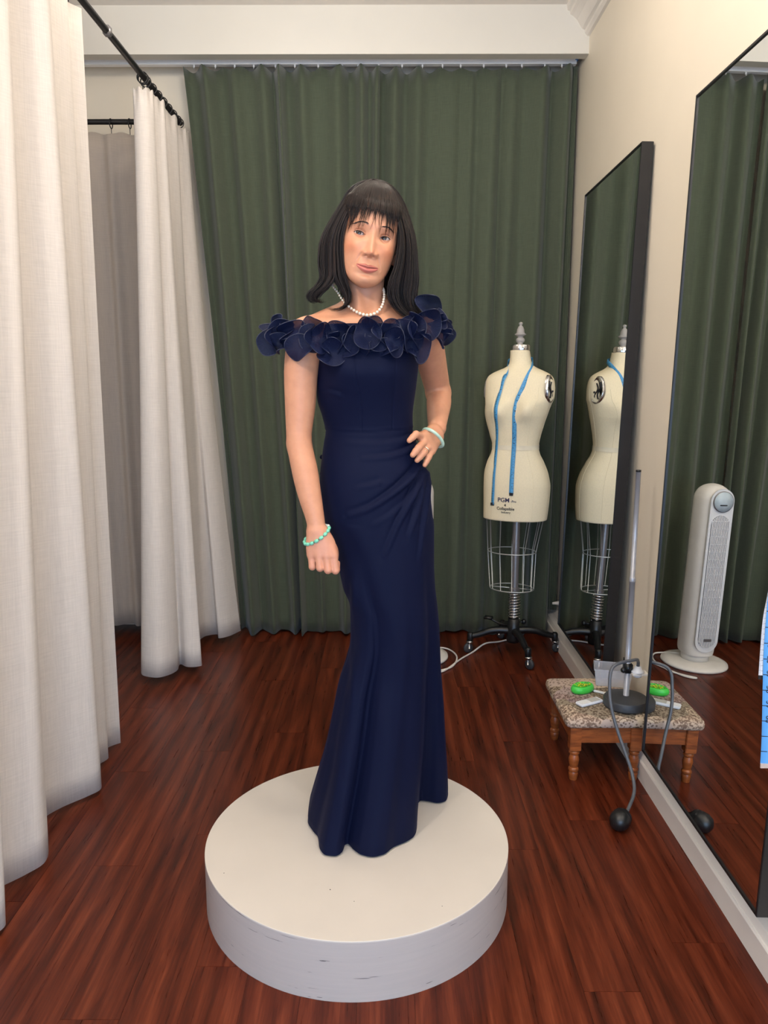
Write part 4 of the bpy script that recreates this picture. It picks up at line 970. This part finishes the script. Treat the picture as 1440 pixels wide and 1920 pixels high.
for s in (-1, 1):
    o = bpy.data.objects.new('eye', ebm); C.objects.link(o); c_ = hw(eye_c[s]); o.parent = person; o.matrix_parent_inverse = Matrix.Translation(person.location).inverted(); o.matrix_basis = Matrix.Translation(c_) @ (Matrix(RH) @ look).to_4x4()
    te = np.linspace(-1, 1, 22); zu = s*te*.0011+.0045*np.clip(1-te**2, 0, 1)**.75; xl = s*EX+te*.0132
    yl_ = eye_c[s][1]-np.sqrt(np.clip((ER+.0012)**2-(xl-s*EX)**2-zu**2, 1e-8, None))
    L = np.stack([xl, yl_, zu], 1); mb = MB(); mb.tube(hw(L), .00075*np.sin(np.linspace(.25, PI-.2, 22))+.0002, 5)
    for q in range(2, 21): 
        d_ = np.array([s*.0004+te[q]*.0010, -.0026, .0002]); mb.tube(hw(np.array([L[q], L[q]+d_*.6, L[q]+d_+np.array([0, 0, .0005])])), [.00018, .00014, .00006], 3)
    wa(mb.build('eyelash', dark, None))
    mb = MB(); r_ = np.random.default_rng(40+s)
    for q in range(170):
        f = r_.random(); x = s*(.014+.032*f); z = .0195+.0055*math.sin(PI*min(f*.9+.12, 1))-.002*f+r_.normal(0, .0010)*(1-.4*f)
        j = np.argmin(np.abs(zr-z)); fr = np.where(st_ < 0)[0]; i = fr[np.argmin(np.abs(X[fr, j]-x))]; y = Y[i, j]-.0003
        p = np.array([x, y, z]); d_ = np.array([s*.0045, .0006+.0016*f, .0012-.0022*f]); mb.tube(hw(np.array([p, p+d_*.5+np.array([0, -.0003, 0]), p+d_])), [.00020, .00018, .00006], 3)
    wa(mb.build('eyebrow', dark, None))
    e_p = hw([s*.0765, .010, -.047]); wa(MB().tube([e_p, e_p-np.array([0, 0, .006])], .0007, 5).ball(e_p-np.array([0, 0, .010]), .0042, 12, 9).build('earring', plain('pearl_earring', (235, 226, 214), .2), None))
# ---------------------------------------------------------------- hair
def hair_mat():
    t = NT('dark_brown_hair'); v = t.coord('Object', (90, 90, 5)); n = t.noise(v, 1.2, 3, .6)
    t.color(t.ramp(n, [(.3, lin(14, 9, 8)), (.62, lin(30, 19, 16)), (.85, lin(70, 42, 30))])).set(Roughness=.45); t.p.inputs['Specular IOR Level'].default_value = .26
    t.p.inputs['Anisotropic'].default_value = .5; return t.mat
M['hair'] = hair_mat()
hb = MB(); hr = np.random.default_rng(5)
# scalp volume
tq = np.linspace(0, PI, 40); aq = np.linspace(0, 2*PI, 64, endpoint=False)
S = np.stack([.0795*np.cos(aq)[:, None]*np.sin(tq), .012+.100*np.sin(aq)[:, None]*np.sin(tq), .022-.104*-1*np.cos(tq)[None]*np.ones((64, 1))], -1)
keep = lambda p: (p[1] > -.028+max(0, (.07-p[2]))*.1) or (p[2] > .078)
fcs = []
for i in range(64):
    for j in range(39):
        q = [i*40+j, ((i+1) % 64)*40+j, ((i+1) % 64)*40+j+1, i*40+j+1]
        if all(keep(S.reshape(-1, 3)[k]) for k in q) and S.reshape(-1, 3)[q[0]][2] > -.075: fcs.append(q[::-1])
hb.add(hw(S.reshape(-1, 3)), fcs)
def strand(pts, r, n=26, sides=4, flat=.6, end=1.0):
    p = cr(pts, 60)[:max(12, int(60*end))]; p = p[np.linspace(0, len(p)-1, n).astype(int)]
    k = np.linspace(0, 1, n); rr = r*(.6+.8*np.sin(PI*np.clip(k*.85+.1, 0, 1)))*np.clip((1-k)*4, .10, 1); hb.tube(p, rr, sides, flat=flat)
Ltop = [(335.5, 700, 694), (341, 694, 676), (354, 684, 656), (380, 666, 640), (420, 648, 616), (455, 642, 601), (495, 644, 598)]
def span(rows_, a, b): return [(v, ui+(uo-ui)*a, ui+(uo-ui)*b) for v, ui, uo in rows_]
Lout = span(Ltop, .30, 1.0)+[(520, 628, 601), (537, 617, 592), (549, 603, 580), (560, 597, 578), (566, 606, 588), (563, 616, 600)]
Lin = span(Ltop, 0, .48)+[(520, 649, 622), (540, 655, 634), (558, 658, 645), (572, 653, 645), (581, 634, 634), (579, 613, 616)]
Rrow = [(335.5, 699, 704), (341, 706, 722), (354, 716, 740), (380, 730, 757), (420, 743, 771), (455, 746, 779), (495, 740, 782), (525, 729, 783), (550, 726, 780), (572, 735, 780), (588, 752, 788), (597, 772, 789), (593, 785, 800)]
def fam(rows_, n, yin, yout, rad, clumps):
    cl = [(hr.random()**.8, hr.random()**1.3, hr.uniform(.74, 1.0), hr.normal(0, 1, 3)) for _ in range(clumps)]
    for q in range(n):
        s0, d0, en, jj = cl[int(hr.integers(clumps))]
        s = np.clip(s0+hr.normal(0, .035), 0, 1.03); dpt = np.clip(d0+hr.normal(0, .05), 0, 1); pts = []
        j1, j2, j3 = jj*.9+hr.normal(0, .45, 3)
        for i, (v, ui, uo) in enumerate(rows_):
            f = i/(len(rows_)-1); u = ui+(uo-ui)*s+j1*2.2*f**2+j3*1.5*math.sin(f*7+j2)*f
            yy = yin+(yout-yin)*s**1.6+.085*dpt*(1-.55*s)
            top = min(1, i/3.0); yv = (1.912+.06*dpt)*(1-top)+yy*top
            pts.append(W(u, v+j2*2.0*f, yv+j3*.003*f-.012*math.sin(min(f*2.2, 1)*PI)*(1-s)*.4))
        strand(np.array(pts), rad*hr.uniform(.6, 1.4), end=np.clip(en+hr.normal(0, .03), .7, 1))
fam(Lin, 480, 1.866, 1.895, .00110, 36); fam(Lout, 640, 1.885, 1.930, .00110, 46); fam(Rrow, 950, 1.868, 1.945, .00115, 70)
for q in range(150):        # hair hanging behind the neck
    u0 = hr.uniform(650, 748); f = (u0-699)/50; pts = [W(699+f*12, 337, 1.95), W(699+f*40, 365, 2.01+.02*hr.random())]
    for v in (410, 460, 510, 545, 560+hr.uniform(-8, 12)): pts.append(W(699+f*(58+hr.normal(0, 4))+(-4 if f < 0 else 4), v, 2.005-.02*abs(f)+.02*hr.random()))
    strand(np.array(pts), .0026)
def face_y(x, z):
    j = np.argmin(np.abs(zr-z)); fr = np.where(st_ < 0)[0]; i = fr[np.argmin(np.abs(X[fr, j]-x))]; return Y[i, j]
def dome(psi, t, k=1.03):
    k = 1.03+.035*math.cos(t)**4
    return np.array([.0795*k*math.sin(t)*math.sin(psi), .012-.106*k*math.sin(t)*math.cos(psi), .022+.104*k*math.cos(t)])
def bang(f, zend, r, lift=.004, sway=0.0, hl=.060):
    psi = f*1.12; pts = [dome(psi, math.radians(q)) for q in (-24, -6, 14, 34, 50, 62)]
    for q_ in pts[1:]:
        if abs(q_[0]) < .066 and q_[1] < 0: q_[1] = min(q_[1], face_y(q_[0], q_[2])-.005)
    for k, z in enumerate(np.linspace(min(.055, zend+.03), zend, 3)):
        x = pts[5][0]*(1.0+.05*(k+1))+sway*(k+1)/3; pts.append(np.array([x, min(face_y(x, z), -.0)-lift*(1-.4*k/2), z]))
    p = cr(hw(np.array(pts)), 26); k = np.linspace(0, 1, 26); hb.tube(p, r*np.clip((1-k)*2.0, .10, 1)*np.clip(.5+k*3, 0, 1), 4, flat=.6)
for q in range(64):         # clumps of the fringe with forehead showing between them
    f0 = hr.uniform(-1, 1); edge = abs(f0)**2; ze = .013-.018*edge+hr.normal(0, .008)+(.016 if (abs(f0) < .6 and hr.random() < .35) else 0); sw = hr.normal(0, .004)
    for w_ in range(5): bang(f0+hr.normal(0, .016), ze+hr.normal(0, .003), hr.uniform(.0004, .0008), .004, sw+hr.normal(0, .001))
for q in range(480):        # root volume of the fringe
    f = hr.uniform(-1.15, 1.15); bang(f, hr.uniform(.030, .072)-.03*min(1, abs(f))**2, hr.uniform(.0007, .0012), .005)
for s, n in ((-1, 90), (1, 90)):       # side wisps framing the face
    for q in range(n): bang(s*hr.uniform(1.0, 1.3), hr.uniform(-.03, .02), .0010, .003)
hair = wa(hb.build('hair', M['hair'], None))
# ---------------------------------------------------------------- dress
prof = [ # v, uL, uR, centre y, half depth
 (612, 588, 790, 1.945, .096), (626, 592, 788, 1.945, .102), (645, 597, 785, 1.944, .110), (668, 597, 784, 1.942, .119), (695, 596, 782, 1.941, .121), (722, 595, 779, 1.942, .113), (750, 597, 775, 1.945, .102), (780, 606, 772, 1.948, .091), (806, 612, 773, 1.950, .086),
 (830, 609, 780, 1.950, .090), (860, 605, 790, 1.950, .098), (890, 602, 799, 1.950, .106), (924, 602, 805, 1.951, .112), (970, 609, 810, 1.951, .114), (1014, 626, 812, 1.951, .113), (1060, 636, 813, 1.951, .112), (1105, 646, 815, 1.951, .110), (1145, 659, 819, 1.951, .108), (1196, 660, 823, 1.953, .106),
 (1235, 652, 825, 1.955, .106), (1280, 639, 827, 1.957, .112), (1340, 627, 831, 1.960, .125), (1412, 611, 834, 1.962, .142), (1470, 596, 836, 1.964, .158), (1520, 583, 838, 1.966, .172)]
PRF = []
for v, ul, ur, yc, hd in prof:
    a = W(ul, v, yc); b = W(ur, v, yc); PRF.append((a[2], (a[0]+b[0])/2, (b[0]-a[0])/2, yc, hd))
PRF = np.array(PRF)[::-1]
hemc = [(579, 1540, 180), (587, 1556, 188), (598, 1570, 199), (601, 1590, 211), (611, 1602, 221), (627, 1604, 231), (640, 1597, 239), (646, 1583, 245), (653, 1580, 250), (664, 1591, 256), (678, 1601, 264), (698, 1605, 275), (718, 1601, 285), (738, 1587, 295), (762, 1576, 305), (776, 1566, 312), (780, 1553, 317), (781, 1530, 320.5), (783, 1507, 324), (790, 1500, 329), (802, 1501, 338), (820, 1504, 350), (834, 1501, 360), (838, 1486, 370), (831, 1456, 400), (790, 1432, 425), (720, 1420, 450), (650, 1428, 475), (605, 1460, 500), (583, 1505, 525)]
zhem = PZ+.006
HCt = np.array([Wz(u, v, zhem) for u, v, _ in hemc]); hang = np.array([a for _, _, a in hemc], float)
na = 420; A = np.radians(np.linspace(180, 540, na, endpoint=False))
ext = lambda q: np.r_[q[-3:]-(360 if q is hang else 0), q, q[:3]+(360 if q is hang else 0)]
hg = ext(hang); hx = hint(np.degrees(A), hg, ext(HCt[:, 0])); hy = hint(np.degrees(A), hg, ext(HCt[:, 1]))
nzr = 330
zg = np.r_[np.linspace(PRF[-1, 0], .30, nzr-60), np.linspace(.297, zhem, 60)]
zc2 = np.maximum(zg, PRF[0, 0])
cx_, hwx, cy_, hdy = [hint(zc2, PRF[:, 0], PRF[:, i]) for i in (1, 2, 3, 4)]
nexp = 2.15
ca2 = np.sign(np.cos(A))*np.abs(np.cos(A))**(2/nexp); sa2 = np.sign(np.sin(A))*np.abs(np.sin(A))**(2/nexp)
DX = cx_[None]+hwx[None]*ca2[:, None]; DY = cy_[None]+hdy[None]*sa2[:, None]; DZ = np.tile(zg, (na, 1))
hex_ = cx_[-1]+hwx[-1]*ca2; hey = cy_[-1]+hdy[-1]*sa2
wq = np.clip((.95-zg)/(.95-zhem), 0, 1)**1.28
DX = DX+(hx-hex_)[:, None]*wq[None]; DY = DY+(hy-hey)[:, None]*wq[None]
# bust
for u in (652, 733):
    c_ = W(u, 690, 1.83); DY -= .012*np.exp(-((DX-c_[0])/.045)**2-((DZ-c_[2])/.05)**2)*(np.sin(A) < 0)[:, None]
# seat
DY += .02*np.exp(-((DZ-W(690, 905, 1.95)[2])/.09)**2)*np.clip(np.sin(A), 0, 1)[:, None]**.7
DP = np.stack([DX, DY, DZ], -1)
pu, pv = project(DP)
Nx = ca2[:, None]/hwx[None]; Ny = sa2[:, None]/hdy[None]; nl = np.hypot(Nx, Ny); Nx, Ny = Nx/nl, Ny/nl
def polyd(pl):
    best = np.full(pu.shape, 1e9); tb = np.zeros(pu.shape); sg = np.zeros(pu.shape); pl = cr(np.array(pl, float), 24); n = len(pl)-1
    for i in range(n):
        a, b = pl[i], pl[i+1]; ab = b-a; L2 = ab @ ab; t = np.clip(((pu-a[0])*ab[0]+(pv-a[1])*ab[1])/L2, 0, 1)
        ex, ey = pu-a[0]-t*ab[0], pv-a[1]-t*ab[1]; d = np.hypot(ex, ey); m = d < best; best[m] = d[m]; tb[m] = (i+t[m])/n; sg[m] = np.sign(ab[0]*ey-ab[1]*ex)[m]
    return best, tb, sg
disp = np.zeros_like(pu); fr_ = (Ny < .15)
for pl, amp, wd_ in (([(778, 838), (760, 847), (727, 857), (680, 861)], .0050, 4.5), ([(790, 866), (777, 887), (751, 913), (724, 934), (690, 955), (656, 966)], .0085, 5.5), ([(794, 876), (784, 913), (764, 950), (745, 987), (722, 1042)], .0065, 5.0),
                   ([(798, 882), (793, 913), (781, 963), (768, 1003)], .0065, 4.5), ([(802, 888), (801, 930), (795, 985), (786, 1050)], .0050, 4.0), ([(776, 820), (745, 829), (700, 833), (650, 830)], .0022, 5), ([(715, 905), (690, 912), (668, 916)], .0022, 5),
                   ([(785, 905), (768, 935), (735, 965), (700, 985)], .0030, 5.0), ([(640, 742), (615, 736), (598, 742)], .0020, 4), ([(665, 1090), (664, 1200), (662, 1330), (650, 1450)], .0030, 7)):
    d, tt, sg = polyd(pl); tap = np.clip(1.15-tt, 0, 1)*np.clip(tt*8+.35, 0, 1)
    disp += 1.45*amp*tap*(np.exp(-(d/(wd_*.85))**2)-.85*np.exp(-((d-wd_*1.7)/(wd_*.9))**2)*(sg > 0))*fr_
for pl, amp, wd_ in (([(774, 803), (735, 807), (690, 810), (650, 809), (612, 806)], -.0022, 1.3), ([(663, 640), (666, 700), (674, 735), (678, 770), (678, 806)], -.0016, 1.1), ([(742, 640), (741, 700), (737, 750), (735, 806)], -.0012, 1.1)):
    d, tt, sg = polyd(pl); disp += amp*np.exp(-(d/wd_)**2)*fr_
d, tt, sg = polyd([(774, 803), (735, 807), (690, 810), (650, 809), (612, 806)]); disp += .0010*np.exp(-((d-3.2)/2.2)**2)*(sg > 0)*fr_
lowf = sum(np.sin(DP[..., 2]*q*9+np.cos(A)[:, None]*q*5+q)*.0006 for q in (1.0, 1.7, 2.6)); disp += lowf*(DZ < 1.0)
DP[..., 0] += Nx*disp; DP[..., 1] += Ny*disp
# hem edge roll
mb = MB(); mb.grid(DP, cu=True, flip=True)
dress = wa(mb.build('dress', M['navy'], None)); solid(dress, .0022, 1.0)
hp_ = DP[:, -1]; MB().tube(hp_+np.array([0, 0, .001]), .0028, 6, closed=True).build('hem', M['navy'], None)
def sub_of(o, par): o.parent = par; return o
sub_of(bpy.data.objects['hem'], dress)
for v in (857, 888):
    p_ = W(606, v, 1.952); sub_of(MB().ball(p_+np.array([-.003, .0, 0]), (.006, .007, .006), 12, 8).build('button', M['navy'], None), dress)
# ruffles: pleated organza discs, cupped and twisted
def ruffle(u, v, y, a, b, rot, tx, tz, cup, wave, ph, span=2*PI, twist=0.0, inner=.004):
    """a,b half sizes in px; tx,tz tilt of the facing (deg)"""
    s = y*1.0/1442*(1/.985); c = W(u, v, y); na_, nr_ = 176, 12
    f = np.linspace(0, 1, na_, endpoint=(span < 6.2)); fi = ph+span*f; r = np.linspace(inner, 1, nr_)
    pl = np.cos(fi*44)[:, None]; tw = ph*2.3+u*.37
    R_, F_ = np.meshgrid(r, fi); x = R_*np.cos(F_)*a*s; z = R_*np.sin(F_)*b*s
    rad = (a+b)/2*s
    dep = cup*.9*rad*(R_**1.6)+2.4*wave*rad*R_**2*np.cos(2*F_+tw)+1.2*wave*rad*R_**3*np.cos(3*F_+tw*2)
    Ps = np.stack([x, -dep, z], -1); P = np.stack([x, -dep-.0007*np.cos(F_*52)*R_, z], -1)
    Rm = rotm('Z', tz) @ rotm('X', tx) @ rotm('Y', rot)
    P = P @ Rm.T+c; Ps = Ps @ Rm.T+c
    closed = span > 6.2
    mb = MB(); mb.grid(P, cu=closed); mb.tube(Ps[:, -1], .0011, 6, m=1, closed=closed)
    return sub_of(mb.build('ruffle', [M['organza'], M['rim']], None), dress)
RU = [ # u, v, y, a, b, rot, tiltx, tiltz, cup, wave, phase
 (507, 640, 1.875, 17, 26, 15, 5, -40, .45, .25, 0), (522, 600, 1.895, 10, 11, 0, 20, -20, .5, .3, 1), (533, 622, 1.880, 21, 22, 20, 0, -30, .5, .3, 2), (529, 645, 1.868, 19, 19, 0, -10, -25, .4, .3, .4),
 (545, 617, 1.868, 30, 13, -22, 10, -15, .5, .25, 1.2), (563, 652, 1.842, 26, 24, 0, -12, -12, .25, .16, .2), (586, 610, 1.858, 20, 18, -20, 18, -8, .3, .2, .8), (601, 636, 1.835, 20, 28, 12, 0, 14, .55, .30, .3), (583, 634, 1.848, 14, 26, -10, 0, -40, .5, .3, 1.9),
 (622, 664, 1.825, 27, 24, 8, -14, 0, .35, .20, 2.6), (634, 622, 1.838, 22, 22, 0, 14, 6, .35, .22, .9), (618, 645, 1.838, 16, 22, 30, 0, 30, .5, .3, .2), (651, 640, 1.828, 15, 30, 22, 0, 30, .5, .25, 2.2), (668, 648, 1.822, 27, 17, 30, -12, 0, .35, .2, 1.5),
 (690, 626, 1.808, 25, 28, -10, 0, -8, .45, .22, .1), (698, 608, 1.818, 19, 18, 0, 20, 0, .3, .2, 1.0), (708, 634, 1.812, 14, 25, -22, 0, -38, .5, .3, .7), (732, 615, 1.826, 19, 18, 0, 16, 6, .35, .22, .3), (720, 652, 1.820, 28, 16, -6, -14, 0, .35, .2, 2.4), (739, 643, 1.816, 17, 27, -8, 0, 10, .5, .28, .5),
 (756, 630, 1.836, 12, 30, -8, 0, 34, .5, .3, .9), (770, 626, 1.848, 15, 34, -6, 0, -30, .45, .3, 1.7), (790, 656, 1.862, 16, 27, 16, -6, 12, .35, .18, .3), (776, 645, 1.856, 16, 26, 30, 0, 30, .45, .3, 2.0),
 (804, 574, 1.925, 26, 19, 28, 10, 20, .4, .22, .4), (801, 611, 1.880, 26, 27, 20, 0, 18, .5, .26, .9), (820, 590, 1.915, 13, 10, 0, 30, 25, .4, .3, 2), (820, 600, 1.915, 17, 12, -20, 20, 30, .5, .3, .2), (832, 615, 1.935, 20, 12, 10, 0, 30, .5, .35, 1.1), (824, 638, 1.925, 14, 17, 0, -10, 40, .5, .35, .6), (783, 612, 1.872, 16, 24, -20, 0, -20, .5, .3, 1.5),
 # round the back of the arms and shoulders
 (520, 632, 1.94, 22, 24, 0, 0, -100, .45, .25, .4), (545, 628, 1.985, 24, 22, 0, 0, 200, .4, .25, 1.4), (826, 622, 1.99, 22, 24, 0, 0, 110, .45, .25, .4), (800, 622, 2.03, 24, 22, 0, 0, 170, .4, .25, 1.4),
 (590, 632, 2.035, 26, 24, 0, 0, 190, .4, .25, .3), (640, 632, 2.055, 26, 24, 0, 0, 180, .4, .25, 1.1), (690, 632, 2.06, 26, 24, 0, 0, 180, .4, .25, 2.1), (745, 632, 2.055, 26, 24, 0, 0, 175, .4, .25, .7)]
for q in RU: ruffle(*q)
# ---------------------------------------------------------------- jewellery
nk = [(624, 534, 1.955), (633, 548, 1.925), (644, 565, 1.905), (657, 577, 1.890), (673, 587, 1.880), (690, 591, 1.876), (706, 586, 1.880), (716, 574, 1.890), (720, 558, 1.910), (719, 543, 1.935), (712, 536, 1.98), (690, 532, 2.02), (650, 530, 2.0)]
NP = cr(np.array([W(*q) for q in nk]), 400, closed=True); seg = np.r_[0, np.cumsum(np.linalg.norm(np.diff(NP, axis=0), axis=1))]
neck = wa(MB().tube(NP[::4], .0006, 4, closed=True).build('necklace', plain('necklace_thread', (214, 190, 150), .4), None))
pm_ = MB().ball((0, 0, 0), 1.0, 12, 9).mesh('pearl'); pm_.materials.append(plain('ivory_pearl', (236, 224, 206), .18))
for q in np.arange(0, seg[-1], .0088):
    p_ = np.array([np.interp(q, seg, NP[:, i]) for i in range(3)]); o = bpy.data.objects.new('pearl', pm_); C.objects.link(o)
    fm_ = math.exp(-((p_[0]-W(688, 590, 1.88)[0])/.05)**2); o.scale = [.0025+.0016*fm_]*3; o.location = Vector(p_); o.parent = neck
# turquoise bracelet around the hanging wrist
bcn = W(594, 1003, 1.815); e1 = np.array([.83, .10, .55]); e1 /= np.linalg.norm(e1); e2 = np.array([.15, -.93, -.30]); e2 -= e1*(e1 @ e2); e2 /= np.linalg.norm(e2); nrm = np.cross(e1, e2)
aa = np.linspace(0, 2*PI, 60, endpoint=False); rx_, ry_ = .0350, .0265
BP = bcn+rx_*np.cos(aa)[:, None]*e1+ry_*np.sin(aa)[:, None]*e2
brc = wa(MB().tube(BP, .0018, 6, closed=True).build('bracelet', plain('dark_bronze_cord', (66, 60, 40), .5, .3), None))
tq_ = plain('turquoise_bead', (118, 200, 170), .3, var=.2, scale=300); wq_ = plain('pale_bead', (205, 215, 214), .3)
for k in range(16):
    a0 = 2*PI*(k+.5)/16; p_ = bcn+rx_*math.cos(a0)*e1+ry_*math.sin(a0)*e2; tg = -rx_*math.sin(a0)*e1+ry_*math.cos(a0)*e2; tg /= np.linalg.norm(tg); no = np.cross(tg, nrm)
    sub_of(MB().ball(p_, (.0066, .0046, .0046), 12, 8, rot=np.stack([tg, no, nrm], 1)).build('bead', wq_ if k in (14, 15) else tq_, None), brc)
# jade bangle
jc = W(812, 821, 1.926); ax2 = np.array([-.62, -.42, -.66]); ax2 /= np.linalg.norm(ax2)
e1 = np.cross(ax2, (0, 1, 0)); e1 /= np.linalg.norm(e1); e2 = np.cross(ax2, e1)
ban = MB().tube(jc+.0305*(np.cos(aa)[:, None]*e1+np.sin(aa)[:, None]*e2), .0042, 10, closed=True).build('bangle', plain('pale_jade', (176, 206, 188), .2, var=.2, scale=40), None); wa(ban)
rc_ = (W(*mc[2])*.45+W(*pp[2])*.55); rd_ = W(*pp[2])-W(*mc[2]); rd_ /= np.linalg.norm(rd_); e1 = np.cross(rd_, (0, 0, 1)); e1 /= np.linalg.norm(e1); e2 = np.cross(rd_, e1)
rg = MB().tube(rc_+.0100*(np.cos(aa)[:, None]*e1+np.sin(aa)[:, None]*e2), .0014, 6, closed=True); gm = rc_-.0108*np.array([0, 1, 0]); rg.ball(gm, .0028, 8, 6); wa(rg.build('ring', plain('white_gold', (220, 205, 180), .2, .9), None))
